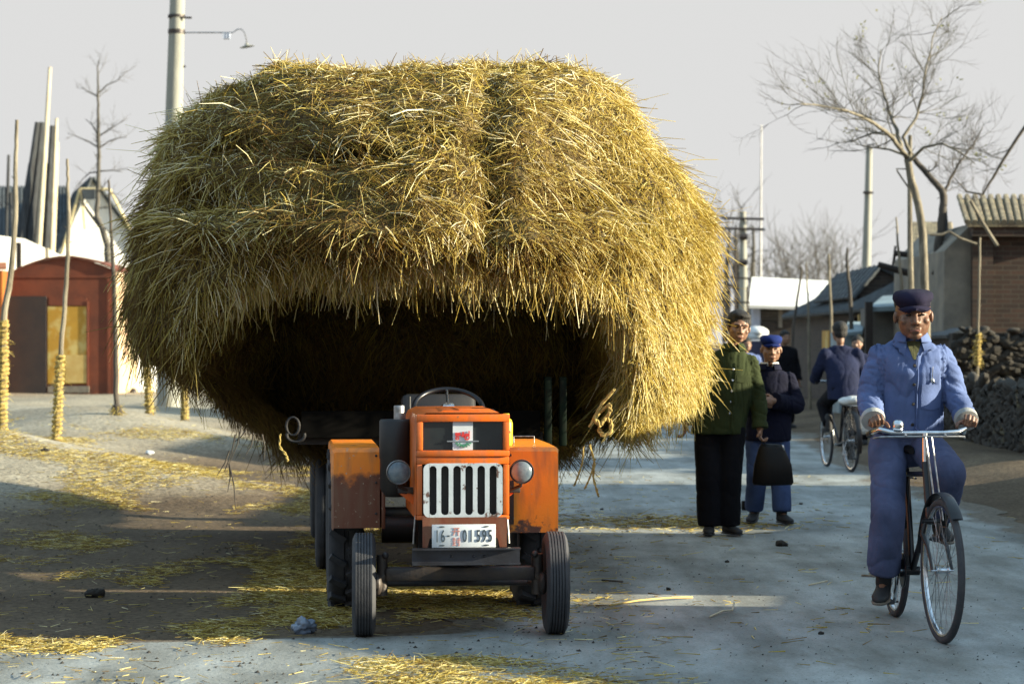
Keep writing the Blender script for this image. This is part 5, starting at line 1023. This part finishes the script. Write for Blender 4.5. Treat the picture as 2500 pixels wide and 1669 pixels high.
# ---------------------------------------------------------------- bare trees
def twigs(m, p, d, L, r, dep, bias=V((0, 0, .25)), k=3, leaves=None):
    pts = [p]; q = p; dd = d.normalized(); n = 4
    for i in range(n):
        dd = (dd+V((random.gauss(0, .16), random.gauss(0, .16), random.gauss(0, .13)))+bias*.12).normalized(); q = q+dd*L/n; pts.append(q)
        if dep > 0 and i > 0 or (dep > 0 and random.random() < .4):
            for _ in range(1 if random.random() < .65 else 2):
                s = (dd+V((random.uniform(-.95, .95), random.uniform(-.8, .8), random.uniform(-.5, .9)))).normalized(); twigs(m, q, s, L*random.uniform(.45, .75), r*.55, dep-1, bias, k, leaves)
    m.tube(pts, [r*(1-.7*i/n) for i in range(n+1)], 5 if r > .006 else 4, cap=False)
    if leaves is not None and dep == 0 and random.random() < leaves[1]:
        for _ in range(random.randint(2, 5)):
            c = q+V((random.gauss(0, .04), random.gauss(0, .04), random.gauss(0, .03))); u = V((random.gauss(0, 1), random.gauss(0, 1), random.gauss(0, 1))).normalized()*.03; w = u.orthogonal().normalized()*.018
            leaves[0].add([c-u, c+w, c+u, c-w], [(0, 1, 2, 3)])
def limb(m, pts, Y, r0, r1, tw=0, L=.6, dep=2, dy=0, tm=None, leaves=None, start=0):
    ps = [P(x, y, Y+dy*i/max(1, len(pts)-1)) for i, (x, y) in enumerate(pts)]; q = []
    for i in range(len(ps)-1):
        for t in np.linspace(0, 1, 5)[:-1]: q.append(ps[i].lerp(ps[i+1], t)+V((random.gauss(0, .006), random.gauss(0, .01), 0)))
    q.append(ps[-1]); n = len(q); m.tube(q, [r0+(r1-r0)*i/(n-1) for i in range(n)], 9)
    for j in range(tw):
        i = random.randrange(int(n*start), n-1); d = (q[i+1]-q[i]).normalized(); s = (d*.5+V((random.uniform(-1, 1), random.uniform(-1, 1), random.uniform(-.5, 1)))).normalized()
        twigs(tm or m, q[i], s, L*random.uniform(.6, 1.2), max(.006, (r0+(r1-r0)*i/n)*.35), dep, leaves=leaves)
    return q
random.seed(21)
Y = 34; b = G(2262, Y); tA = thing('bare_tree', b, 'spreading bare tree with pale straight trunk above the rider in front', 'tree'); m = MB(); tw = MB(); lf = MB(); LV = (lf, .025)
limb(m, [(2262, 1030), (2262, 850), (2254, 600), (2246, 520), (2226, 440), (2215, 388)], Y, .066, .050)
limb(m, [(2215, 388), (2180, 338), (2140, 305), (2100, 283), (2060, 268), (1990, 256), (1945, 254)], Y, .036, .007, 24, .62, 2, -1.5, tw, LV, .12)
limb(m, [(2200, 365), (2190, 320), (2178, 290), (2160, 240), (2145, 180), (2150, 120)], Y, .034, .006, 18, .6, 2, 1, tw, LV, .3)
limb(m, [(2222, 375), (2205, 335), (2235, 290), (2250, 235), (2262, 160), (2278, 90), (2300, 40)], Y, .028, .005, 22, .6, 2, .6, tw, LV, .3)
limb(m, [(2218, 395), (2255, 360), (2300, 350), (2345, 372), (2380, 400)], Y, .026, .006, 11, .55, 2, -.8, tw, LV, .2)
limb(m, [(2212, 380), (2170, 365), (2130, 360), (2090, 352)], Y, .02, .006, 9, .45, 1, .5, tw, LV, .4)
limb(m, [(2185, 330), (2130, 325), (2080, 345), (2040, 350)], Y, .018, .005, 9, .5, 1, .9, tw, LV, .3)
part('trunk', m, 'bark', tA, world=True, smooth=True); part('twigs', tw, 'twig', tA, world=True, smooth=True); part('leaves', lf, 'leaf', tA, world=True)
Y = 39; b = G(2305, Y); tB = thing('crooked_tree', b, 'dark crooked tree bending past the stucco house gable', 'tree'); m = MB(); tw = MB()
limb(m, [(2308, 1000), (2306, 880), (2304, 760), (2296, 650), (2290, 600), (2300, 540), (2304, 480), (2298, 462), (2270, 430), (2240, 398), (2218, 372)], Y, .095, .04, 6, .3, 1, 0, tw)
limb(m, [(2303, 480), (2318, 440), (2340, 400), (2375, 355), (2400, 310)], Y, .028, .008, 11, .6, 2, .4, tw)
limb(m, [(2298, 650), (2320, 610), (2345, 612)], Y, .04, .015); limb(m, [(2276, 670), (2295, 640), (2310, 622)], Y, .03, .02)
m.add(tw.v, tw.f); part('trunk', m, 'bark_dark', tB, world=True, smooth=True)
m = MB(); limb(m, [(2520, 280), (2450, 390), (2400, 475), (2360, 468), (2335, 440)], 39, .03, .008, 10, .6, 2, .4); single('hanging_branch', m, 'bark_dark', 'bare dark branch reaching in from the right edge above the tile roof', 'branch', P(2520, 280, 39), smooth=True, fix=False)
random.seed(5)
Y = 60; tC = thing('young_tree', V((PX(262, Y), Y, .3)), 'slender bare tree with curved lower trunk above the red shed', 'tree'); m = MB(); tw = MB()
limb(m, [(264, 700), (263, 640), (262, 600), (250, 560), (236, 530), (240, 450), (241, 380), (240, 300), (239, 240), (238, 180), (240, 148)], Y, .10, .012, 10, .35, 1, 0, m, None, .4)
limb(m, [(250, 560), (225, 530), (205, 500), (200, 470)], Y, .05, .015, 4, .3, 1, 0, m)
for pts in ([(240, 360), (215, 345), (185, 332), (165, 325)], [(242, 362), (265, 345), (290, 337), (310, 335)], [(242, 332), (275, 312), (310, 290)], [(238, 230), (262, 208), (288, 196), (310, 172)], [(240, 420), (218, 422), (200, 440), (180, 465)], [(241, 418), (275, 416), (300, 420)], [(238, 235), (215, 224), (200, 214)], [(240, 330), (225, 305), (208, 290)], [(255, 480), (275, 470), (300, 500), (318, 492)]): limb(m, pts, Y, .022, .006, 5, .35, 1, 0, m)
part('trunk', m, 'twig', tC, world=True, smooth=True)
# right verge saplings (pushed along the road)
gr_ = 'thin stakes and saplings along the right verge'
for pts, Y, wr_, lb, rb, rt in (([(1958, 652), (1948, 720), (1936, 800), (1928, 985)], 50, None, 'leaning thin stake farthest left in the right verge row', .035, .02), ([(1968, 640), (1972, 720), (1975, 820), (1978, 990)], 48, None, 'thin pale stake second from the left in the right verge row', .032, .014), ([(2023, 620), (2026, 700), (2030, 800), (2033, 1000)], 46, None, 'upright stake third from the left in the right verge row', .035, .02), ([(2068, 605), (2068, 650), (2076, 720), (2080, 820), (2082, 1000)], 44, None, 'kinked dark stake fourth from the left in the right verge row', .05, .02),
        ([(2188, 530), (2192, 600), (2200, 680), (2204, 760), (2206, 1000)], 38, None, 'forked pale sapling rising over the left side of the front rider cap', .04, .012), ([(2393, 580), (2390, 700), (2388, 820), (2386, 890), (2388, 1040)], 35.2, (815, 895), 'slender sapling with a yellow rope band in front of the brick house', .026, .014)):
    sapling(pts, Y, wr_, lb, gr_, rb, rt, tmat='bark_dark' if 'dark' in lb or 'leaning' in lb else 'bark')
m = MB(); Y = 36.5; m.tube([P(2221, 1010, Y), P(2226, 800, Y), P(2222, 600, Y), P(2221, 440, Y), P(2222, 330, Y)], [.055, .05, .042, .034, .03], 9); m.tube([P(2221, 413, Y), P(2189, 412, Y), P(2192, 420, Y), P(2219, 460, Y)], .014, 6)
single('bracket_pole', m, 'bark', 'thin wooden pole with triangular bracket beside the bare tree trunk', 'pole', G(2221, Y))
# ---------------------------------------------------------------- right background, nearest last
Y = 62; pb = V((PX(2112, Y), Y, 0)); o = thing('utility_pole', pb, 'grey concrete pole standing alone behind the right hand houses', 'utility pole'); m = MB(); m.tube([pb, P(2114, 680, Y), P(2119, 500, Y), P(2122, 358, Y)], [.15, .12, .095, .08], 18); part('pole', m, 'concrete', o, world=True)
m = MB(); m.tube([P(2112, 357, Y-.1), P(2134, 352, Y-.1)], .025, 6); part('peg', m, 'dark_iron', o, world=True); m = MB(); m.tube([P(2110, 470, Y-.12), P(2132, 471, Y-.12)], .025, 6); m.lathe([(.10, -.03), (.125, -.03), (.125, .03), (.10, .03)], 16, Matrix.Translation(P(2119, 470, Y))); part('band', m, 'dark_iron', o, world=True)
Y = 85; pb = V((PX(1816, Y), Y, 0)); o = thing('utility_pole', pb, 'thick pole with two crossbars right of the load', 'utility pole'); m = MB(); m.tube([pb, P(1814, 516, Y)], [.2, .1], 14); part('pole', m, 'concrete', o, world=True)
for yy in (532, 557, 578, 640): m = MB(); m.tube([P(1760 if yy < 560 else 1805, yy, Y-.15), P(1865 if yy < 560 else 1824, yy+(3 if yy < 560 else 0), Y-.15)], .05 if yy < 560 else .12, 6); part('crossbar', m, 'dark_iron', o, world=True)
Y = 100; m = MB(); m.tube([V((PX(1856, Y), Y, 0)), P(1857, 530, Y), P(1859, 305, Y)], [.07, .045, .025], 10); m.tube([P(1850, 534, Y), P(1865, 534, Y)], .05, 6); m.tube([P(1848, 560, Y), P(1868, 560, Y)], .05, 6); single('mast', m, 'steel', 'tall thin mast just right of the crossbar pole', 'mast', V((PX(1856, Y), Y, 0)))
m = MB(); Y = 80
for px in (1768, 1782, 1796, 1826): m.tube([V((PX(px, Y), Y, 0)), P(px-1, 610 if px in (1796,) else 700, Y)], .04, 6)
for yy in (676, 735): m.tube([P(1740, yy-2, Y), P(1832, yy+4, Y)], .035, 6)
single('pole_fence', m, 'dark_wood', 'dark pole and rail fence behind the head of the man in green', 'fence', V((PX(1796, Y), Y, 0)))
random.seed(9); Y = 105; tD = thing('far_tree', V((PX(1800, Y), Y, 0)), 'hazy bare tree behind the crossbar pole', 'tree'); m = MB(); tw = MB()
limb(m, [(1800, 834), (1802, 720), (1798, 640), (1796, 560)], Y, .2, .05, 12, 1.8, 2, 0, tw); limb(m, [(1838, 834), (1836, 700), (1840, 600), (1838, 550)], Y, .14, .04, 8, 1.3, 2, 0, tw); limb(m, [(1770, 834), (1775, 650), (1782, 560)], Y, .14, .04, 7, 1.4, 2, 0, tw)
m.add(tw.v, tw.f); part('trunk', m, 'twig', tD, world=True, smooth=True)
tw = MB(); Y = 130
for i in range(24):
    px = random.uniform(1880, 2110); ty = 700-random.uniform(10, 55)*math.exp(-((px-2005)/80)**2)-6; a = V((PX(px, Y), Y+random.uniform(-4, 4), 1)); twigs(tw, a, V((random.gauss(0, .1), 0, 1)), PZ(ty, Y)-1, .05, 2)
single('distant_wood', tw, 'twig', 'hazy grey line of distant bare trees above the white roof', 'wood', V((PX(2000, Y), Y, 0)), kind='stuff', smooth=True, fix=False)
# far building with white roof
Y = 90; fb = thing('far_building', V((PX(1965, Y), Y, 0)), 'long low far building with bright white roof closing the street', 'building')
m = MB(); m.quad(P(1828, 744, Y-1), P(2110, 752, Y-1), P(2110, 690, Y+5), P(1836, 676, Y+5), .12); part('roof', m, 'white_wall', fb, world=True)
m = MB(); m.box((PX(1970, Y), Y+2.5, PZ(752, Y)/2), (PX(2110, Y)-PX(1850, Y), 5, PZ(752, Y))); part('wall', m, 'stucco2', fb, world=True)
m = MB(); m.box(((PX(1843, Y)), Y-.3, PZ(750, Y)/2), (.30, .3, PZ(750, Y))); part('pillar', m, 'sheet_blue', fb, world=True)
m = MB(); m.box((PX(1900, Y), Y-.4, PZ(784, Y)/2-.02), (PX(1945, Y)-PX(1852, Y), .1, PZ(784, Y))); part('parapet', m, 'brick_brown', fb, world=True)
m = MB()
for yy in (764, 771, 778): m.tube([P(1852, yy, Y-.4), P(1938, yy+1, Y-.4)], .02, 5)
part('railing', m, 'steel', fb, world=True); m = MB(); m.box(P(1905, 775, Y-.5), (.14, .14, .75)); part('post', m, 'stucco', fb, world=True)
# grey tiled row house along the street
rh = thing('row_house', V((8.4, 52, .1)), 'long dark tiled row house along the right side of the street', 'house'); x0, x1, ya, yb = 7.0, 9.4, 46.5, 60; ze = 2.02
m = MB(); m.box(((x0+x1)/2, (ya+yb)/2, ze/2), (x1-x0, yb-ya, ze)); part('wall', m, 'brick_brown', rh, world=True)
m = MB(); tiles(m, (x0-.25, ya-.3, ze+.02), (x0-.25, yb+.3, ze+.02), ((x0+x1)/2, yb+.3, ze+.75), ((x0+x1)/2, ya-.3, ze+.75), 44, .06); part('roof_slope', m, 'tile', rh, world=True)
m = MB(); tiles(m, (x1+.25, ya-.3, ze+.02), (x1+.25, yb+.3, ze+.02), ((x0+x1)/2, yb+.3, ze+.75), ((x0+x1)/2, ya-.3, ze+.75), 44, .06); part('roof_slope', m, 'tile', rh, world=True)
m = MB(); m.box((x0-.03, 49.5, 1.0), (.06, 1.0, 1.9)); part('door', m, 'dark_wood', rh, world=True)
m = MB(); m.box((x0-.03, 53.5, 1.3), (.06, 1.2, .8)); part('window', m, 'board_yellow', rh, world=True)
m = MB(); m.box((x0-.12, 47.6, 1.0), (.12, .12, 2.0)); part('door_post', m, 'board_pale', rh, world=True)
gable_house('brick_house', 'dark brick gabled house half hidden behind the front rider cap', 50, 2100, (2150, 658), 2262, 715, .1, 6, 'brick_brown', 'tile', over=.15)
m = MB(); Y = 43; m.box((PX(2185, Y), Y+.8, PZ(752, Y)/2), (PX(2240, Y)-PX(2133, Y), 1.5, PZ(752, Y))); sb = thing('stucco_shed', V((PX(2185, Y), Y, .1)), 'low stucco shed with blue grey slab roof left of the front rider', 'shed'); part('wall', m, 'stucco2', sb, world=True)
m = MB(); m.quad(P(2122, 750, Y-.3), P(2245, 745, Y-.3), P(2250, 715, Y+1.8), P(2155, 722, Y+1.8), .08); part('roof', m, 'slab', sb, world=True)
m = MB(); m.box((PX(2115, Y), Y-.3, PZ(738, Y)/2), (.13, .13, PZ(738, Y))); part('corner_post', m, 'dark_wood', sb, world=True)
m = MB(); m.quad(P(2062, 812, Y+.5), P(2105, 808, Y+.5), P(2110, 785, Y+2), P(2070, 785, Y+2), .06); m.box((PX(2085, Y), Y+1.4, PZ(812, Y+1)/2), (.3, 1.2, PZ(812, Y+1))); single('lean_to', m, 'slab', 'tiny lean-to with pale slab roof behind the rider going away', 'shed', V((PX(2085, Y), Y+1, .1)))
# roof pieces between the trunks
m = MB(); Y = 46; m.quad(P(2228, 652, Y), P(2300, 642, Y), P(2302, 605, Y+1.6), P(2236, 614, Y+1.6), .05); bh = thing('backyard_house', V((PX(2265, Y), Y, .1)), 'dark house with pale blue sheet roof seen between the tree trunks', 'house'); part('roof', m, 'sheet_blue', bh, world=True)
m = MB(); m.box((PX(2266, Y), Y+1, PZ(652, Y)/2), (PX(2310, Y)-PX(2226, Y), 1.7, PZ(652, Y)-.02)); part('wall', m, 'dark_wood', bh, world=True)
m = MB(); Y = 64; tiles(m, P(2232, 612, Y), P(2325, 606, Y), P(2320, 548, Y+2.5), P(2232, 548, Y+2.5), 12, .06); bh = thing('tall_house', V((PX(2275, Y), Y+1, .1)), 'taller house with green grey tiles behind the pale blue roof', 'house'); part('roof', m, 'tile_warm', bh, world=True)
m = MB(); m.box((PX(2280, Y), Y+1.4, PZ(612, Y)/2), (PX(2322, Y)-PX(2235, Y), 2.4, PZ(612, Y))); part('wall', m, 'stucco2', bh, world=True)
m = MB(); Y = 41; m.tube([P(2144, 645, Y), P(2200, 662, Y), P(2275, 678, Y)], [.05, .06, .06], 8); single('roof_beam', m, 'dark_wood', 'dark round beam sticking out across the tree trunks above the front rider', 'beam', P(2275, 678, Y))
m = MB(); m.tube([P(2182, 640, Y), P(2188, 612, Y)], .02, 6); m.tube([P(2184, 618, Y), P(2222, 622, Y)], .05, 7); m.tube([P(2178, 662, Y), P(2186, 600, Y)], .02, 6); single('bracket_frame', m, 'dark_wood', 'small dark wooden trestle standing on the beam left of the trunk', 'framework', P(2182, 640, Y))  # small bracket frame of crossed dark sticks
# gate box
Y = 40; gb = thing('gatehouse', V((PX(2305, Y), Y, .1)), 'low black gatehouse with slatted top right of the front rider head', 'gatehouse'); m = MB(); m.box((PX(2306, Y), Y+.6, PZ(765, Y)/2), (PX(2340, Y)-PX(2262, Y), 1.1, PZ(765, Y))); part('wall', m, 'dark_wood', gb, world=True)
m = MB()
for i in range(8): m.box((PX(2272+9*i, Y), Y-.02, PZ(748, Y)), (.04, .05, .22))
m.box((PX(2304, Y), Y+.3, PZ(733, Y)), (.60, .8, .05)); part('slats', m, 'black', gb, world=True)
# brick and stucco house at the right edge
Y = 38; hh = thing('courtyard_house', V((PX(2400, Y), Y, .1)), 'brick and stucco house with weathered tile roof at the right edge', 'house')
m = MB(); m.prism([(PX(2302, Y), .1), (PX(2374, Y), .1), (PX(2374, Y), PZ(545, Y)), (PX(2306, Y), PZ(612, Y))], 5, Matrix.Translation((0, Y, 0))); part('stucco_gable', m, 'stucco', hh, world=True)
m = MB(); m.box(((PX(2374, Y)+PX(2700, Y))/2, Y+2.45, (PZ(548, Y)+.1)/2), (PX(2700, Y)-PX(2374, Y), 5, PZ(548, Y)-.1)); part('brick_wall', m, 'brick', hh, world=True, smooth=False)
m = MB(); m.box(((PX(2370, Y)+PX(2420, Y))/2, Y-.08, (PZ(580, Y)+.1)/2), (PX(2420, Y)-PX(2370, Y), .14, PZ(580, Y)-.1)); part('pier', m, 'brick', hh, world=True, smooth=False)
m = MB(); m.box(((PX(2366, Y)+PX(2700, Y))/2, Y-.14, PZ(566, Y)), (PX(2700, Y)-PX(2366, Y), .3, .16)); part('cornice', m, 'brick', hh, world=True, smooth=False)
m = MB(); tiles(m, P(2362, 546, Y-.35), P(2720, 546, Y-.35), P(2720, 484, Y+2.6), P(2342, 484, Y+2.6), 20, .05); part('roof', m, 'tile_warm', hh, world=True)
m = MB(); m.prism([(PX(2328, Y), PZ(585, Y)), (PX(2350, Y), PZ(560, Y)), (PX(2344, Y), PZ(478, Y)), (PX(2336, Y), PZ(478, Y))], .3, Matrix.Translation((0, Y+1.2, 0))); part('ridge_end', m, 'tile', hh, world=True)
m = MB(); m.tube([P(2270, 573, Y-.3), P(2300, 572, Y-.3), P(2318, 565, Y-.3), P(2345, 582, Y-.3), P(2385, 596, Y-.3)], .022, 6); single('bent_branch', m, 'bark', 'bent pale branch leaning against the top of the stucco gable', 'branch', P(2318, 565, Y-.3))
m = MB(); m.tube([P(2370, 490, Y-.8), P(2400, 545, Y-.8), P(2435, 600, Y-.8)], .03, 6); single('leaning_pole', m, 'bark', 'pale pole leaning diagonally over the tile roof at the right edge', 'pole', P(2435, 600, Y-.8))
# rubble wall
def rubble(name, xa, xb, Ya, Yb, z0, h, label, n):
    r = thing(name, V((xa, Ya, z0)), label, 'wall'); m = MB(); cm = MB()
    cm.quad(V((xa, Ya, z0)), V((xb, Yb, z0)), V((xb, Yb, z0+h*.95)), V((xa, Ya, z0+h*.95)), -.3 if xa == xb else .3)
    for _ in range(n):
        t = random.random(); k = random.random(); c = V((xa+(xb-xa)*t-(.05 if xa == xb else 0), Ya+(Yb-Ya)*t-.04, z0+h*k*(.98+.08*noise.noise(V((t*6, 0, 0)))))); m.ell(c, (random.uniform(.05, .17) if xa != xb else .08, random.uniform(.06, .12) if xa != xb else random.uniform(.12, .24), random.uniform(.03, .09)), Matrix.Rotation(random.uniform(-.6, .6), 3, 'Y' if xa != xb else 'X'), 7, 5)
    part('core', cm, 'rubble', r, world=True); part('stones', m, 'rubble', r, world=True); return r
random.seed(3); rubble('stone_wall', PX(2325, 35.8), PX(2760, 35.8), 35.8, 35.8, .1, PZ(800, 35.8)-.1, 'rough dark stone wall in front of the brick house at the right edge', 700)
rubble('low_stone_wall', 6.1, 6.1, 26.2, 35.2, .1, .86, 'low rough stone wall running back along the yard at the right edge', 620)
r = thing('back_wall', V((6.8, 41.5, .1)), 'dark brown brick yard wall running back behind the heads of both riders', 'wall'); m = MB(); m.quad(V((6.62, 36.2, .05)), V((7.15, 46.3, .05)), V((7.15, 46.3, 1.5)), V((6.62, 36.2, 1.5)), -.25); part('wall', m, 'brick_brown', r, world=True, smooth=False)
m = MB(); m.quad(V((6.50, 36.1, 1.505)), V((7.03, 46.4, 1.505)), V((7.35, 46.4, 1.62)), V((6.82, 36.1, 1.62)), .05); part('coping', m, 'tile', r, world=True)
Y = 46; cr = thing('handcart', V((PX(1845, Y), Y, 0)), 'distant handcart with rounded white canvas cover between the two standing men', 'cart'); m = MB(); m.ell(P(1846, 812, Y), (.24, .5, .13), None, 20, 12); m.box(P(1846, 822, Y), (.36, .9, .1)); part('cover', m, 'white_cloth', cr, world=True, smooth=True)
m = MB(); m.box(P(1846, 880, Y), (.40, .9, .75)); part('body', m, 'navy2', cr, world=True)
for s_ in (-1, 1): m = MB(); c = P(1846, 950, Y); c.x += s_*.3; c.z = .33; T = Matrix.Translation(c)@Matrix.Rotation(PI/2, 4, 'Y'); m.lathe([(.33, -.02), (.33, .02), (.28, .02), (.28, -.02), (.33, -.02)], 28, T); m.tube([c-V((0, .3, 0)), c+V((0, .3, 0))], .012, 6); m.tube([c-V((0, 0, .3)), c+V((0, 0, .3))], .012, 6); part('wheel', m, 'rubber', cr, world=True)
# courtyard walls that run along the right verge beyond the frame: they shade the street
def yard_wall(ya, yb, h0, h1=None, x=5.5, label='', nm='unseen_courtyard_wall'):
    h1 = h1 or h0; r = thing(nm, V((x, (ya+yb)/2, .1)), label, 'wall'); m = MB(); q = [V((x+a, y, z)) for y, h in ((ya, h0), (yb, h1)) for a, z in ((0, .0), (.28, .0), (.28, h), (0, h))]
    m.add(q, [(0, 1, 2, 3), (7, 6, 5, 4), (0, 4, 5, 1), (1, 5, 6, 2), (2, 6, 7, 3), (3, 7, 4, 0)]); part('wall', m, 'brick', r, world=True, smooth=False)
    m = MB(); q = [V((x+a, y, h+z)) for y, h in ((ya-.03, h0), (yb+.03, h1)) for a, z in ((-.08, .004), (.36, .004), (.36, .05), (.14, .12), (-.08, .05))]
    m.add(q, [(0, 1, 2, 3, 4), (9, 8, 7, 6, 5)]+[(j, j+5, (j+1) % 5+5, (j+1) % 5) for j in range(5)]); part('coping', m, 'tile', r, world=True); return r
for ya, yb, h0, h1, lb in ((2.0, 9.7, 1.25, 1.30, 'low brick courtyard wall nearest the camera, outside the right edge'), (9.7, 12.75, 1.32, 2.06, 'rising brick courtyard wall beside the front rider, outside the right edge'), (12.75, 13.35, 1.03, 1.00, 'low brick wall at the first gateway, outside the right edge'), (13.35, 17.8, 2.05, 2.05, 'tall brick courtyard wall beside the standing men, outside the right edge'),
        (17.8, 18.25, .95, .85, 'low brick wall at the second gateway, outside the right edge'), (18.25, 24.1, 1.9, 1.9, 'brick courtyard wall behind the standing men, outside the right edge')):
    yard_wall(ya, yb, h0-.12, h1-.12, label=lb)
st = thing('unseen_shade_block', V((8.9, 28.2, .1)), 'unseen gabled brick block added to shade the left bank, outside the right edge', 'house')  # added out of view to throw a band of shade on the left bank
m = MB(); m.prism([(-1.2, 0), (1.2, 0), (1.2, 2.35), (0, 3.1), (-1.2, 2.35)], 2.0, Matrix.Translation((8.9, 27.2, .1))); part('wall', m, 'brick', st, world=True, smooth=False)
for s_ in (-1, 1): m = MB(); tiles(m, (8.9+s_*1.4, 27.1, 2.38), (8.9+s_*1.4, 29.3, 2.38), (8.9, 29.3, 3.28), (8.9, 27.1, 3.28), 10); part('roof_slope', m, 'tile', st, world=True)
# litter
def lump(name, px, py, r, mt, label, cat, fl=.5):
    Y = F*CH/(py-834.5); x = PX(px, Y); c = V((x, Y, gz(x, Y)+.006)); m = MB(); m.ell(c+V((0, 0, r*fl*.7)), (r, r*.8, r*fl), None, 28, 18); me = m.mesh(name, c); fixn(me); wrinkle(me, r*.5, (2.4/r,)*3, px); return tag(finish(me, name, mt, None, c, True), label, cat)
lump('plastic_bag', 742, 1545, .055, 'bag_film', 'crumpled bluish plastic bag on the ground left of the tractor front wheel', 'plastic bag', .75)
lump('soil_clod', 232, 1457, .05, 'clod', 'dark clod of soil on the lit strip of ground at lower left', 'clod')
lump('road_clod', 1907, 1334, .045, 'clod', 'flat dark clod on the road below the man in the blue cap', 'clod', .35)
lump('dark_pebble', 110, 1208, .035, 'clod', 'small dark stone on the sunlit bank at left', 'stone')
lump('white_scrap', 365, 1142, .045, 'plate', 'tiny white paper scrap on the shaded bank', 'paper scrap', .4)
for k, (px, py) in enumerate(((1435, 1262), (1470, 1245), (1583, 1266), (1955, 1232), (1775, 1374), (1632, 1441), (2005, 1550))):
    lump('pebble', px, py, .014, 'clod', ['tiny dark stone right of the right mudguard', 'tiny dark stone farther right of the mudguard', 'tiny dark stone left of the green jacket man feet', 'tiny dark stone right of the blue cap man shoes', 'tiny dark stone between the clod and the shoes', 'tiny dark stone in the middle of the road', 'tiny dark stone left of the bicycle front tyre'][k], 'stone')
Y = F*CH/(1247-834.5); c = V((PX(1821, Y), Y, .005)); m = MB(); m.bbox(c+V((0, 0, .045)), (.075, .06, .08), .008); m.bbox(c+V((.03, 0, .05)), (.03, .05, .03), .004); single('black_box', m, 'leather', 'small black box on the road between the legs of the two standing men', 'box', c)
def twig_at(pts, r, mt, label, nm='straw_stalk'):
    ps = []
    for px, py, dz in pts: Y = F*CH/(py-834.5); x = PX(px, Y); ps.append(V((x, Y, .012+dz)))
    m = MB(); m.tube(ps, r, 6); return single(nm, m, mt, label, 'straw stalk', ps[0], smooth=True)
twig_at([(1488, 1482, 0), (1560, 1474, .01), (1640, 1468, .012), (1690, 1462, 0)], .006, 'board_pale', 'long yellow straw stalk lying in the light strip right of the tractor')
twig_at([(1733, 1510, 0), (1765, 1500, .01), (1788, 1496, .005), (1792, 1485, .02)], .005, 'plank_pale', 'bent pale stalk lying on the road in front of the standing men')
twig_at([(1975, 1432, 0), (2020, 1426, .01)], .005, 'plank_pale', 'short pale stalk on the road just left of the rear bicycle wheel')
twig_at([(1470, 1420, 0), (1520, 1428, .01)], .006, 'bark_dark', 'dark twig on the road right of the tractor front wheel', 'dark_twig')
# ---------------------------------------------------------------- light, sky, camera
EL, AZ = math.radians(13.5), math.radians(-6.0)
S = V((math.cos(EL)*math.cos(AZ), math.cos(EL)*math.sin(AZ), math.sin(EL)))
l = bpy.data.lights.new('sun', 'SUN'); l.energy = 5.0; l.angle = math.radians(.5); l.color = (1.0, .90, .66)
o = bpy.data.objects.new('sun', l); COL.objects.link(o); o.rotation_euler = (-S).to_track_quat('-Z', 'Y').to_euler(); o.location = (30, 10, 20)
EXP = 1.75
w = bpy.data.worlds.new('World'); sc.world = w; w.use_nodes = True; n = w.node_tree; n.nodes.clear(); N = n.nodes; L = n.links
out = N.new('ShaderNodeOutputWorld'); bg = N.new('ShaderNodeBackground'); sky = N.new('ShaderNodeTexSky'); sky.sky_type = 'NISHITA'; sky.sun_disc = False
sky.sun_elevation = EL; sky.sun_rotation = PI/2-AZ; sky.air_density = 1.2; sky.dust_density = 3.0; sky.ozone_density = 1.0; sky.altitude = 50
# pale winter haze lying over the horizon, clear sky higher up
tc = N.new('ShaderNodeTexCoord'); sx = N.new('ShaderNodeSeparateXYZ'); L.new(tc.outputs['Generated'], sx.inputs[0]); mr = N.new('ShaderNodeMapRange'); mr.interpolation_type = 'SMOOTHSTEP'
mr.inputs[1].default_value = .13; mr.inputs[2].default_value = .55; L.new(sx.outputs[2], mr.inputs[0])
mx = N.new('ShaderNodeMix'); mx.data_type = 'RGBA'; L.new(mr.outputs[0], mx.inputs[0]); BG = .08; hz = .735/2**EXP/BG; mx.inputs[6].default_value = (hz*1.0, hz*1.0, hz*.99, 1)
hi = N.new('ShaderNodeMix'); hi.data_type = 'RGBA'; hi.inputs[0].default_value = .6; L.new(sky.outputs[0], hi.inputs[6]); k = 1/2**EXP/BG; hi.inputs[7].default_value = (.78*k, 1.18*k, 1.50*k, 1)
L.new(hi.outputs[2], mx.inputs[7]); L.new(mx.outputs[2], bg.inputs[0]); bg.inputs[1].default_value = BG; L.new(bg.outputs[0], out.inputs[0])
sc.view_settings.view_transform = 'Standard'; sc.view_settings.look = 'None'; sc.view_settings.exposure = EXP; sc.view_settings.gamma = 1
cam = bpy.data.cameras.new('camera'); co = bpy.data.objects.new('camera', cam); COL.objects.link(co); sc.camera = co
cam.sensor_width = 36; cam.lens = 36*F/2500; cam.clip_end = 3000; co.location = (0, 0, CH); co.rotation_euler = (PI/2, 0, 0)
cam.dof.use_dof = True; cam.dof.focus_distance = 13.0; cam.dof.aperture_fstop = 4.5
for o in bpy.data.objects:
    for k in ('_loc', '_gp'):
        if k in o: del o[k]
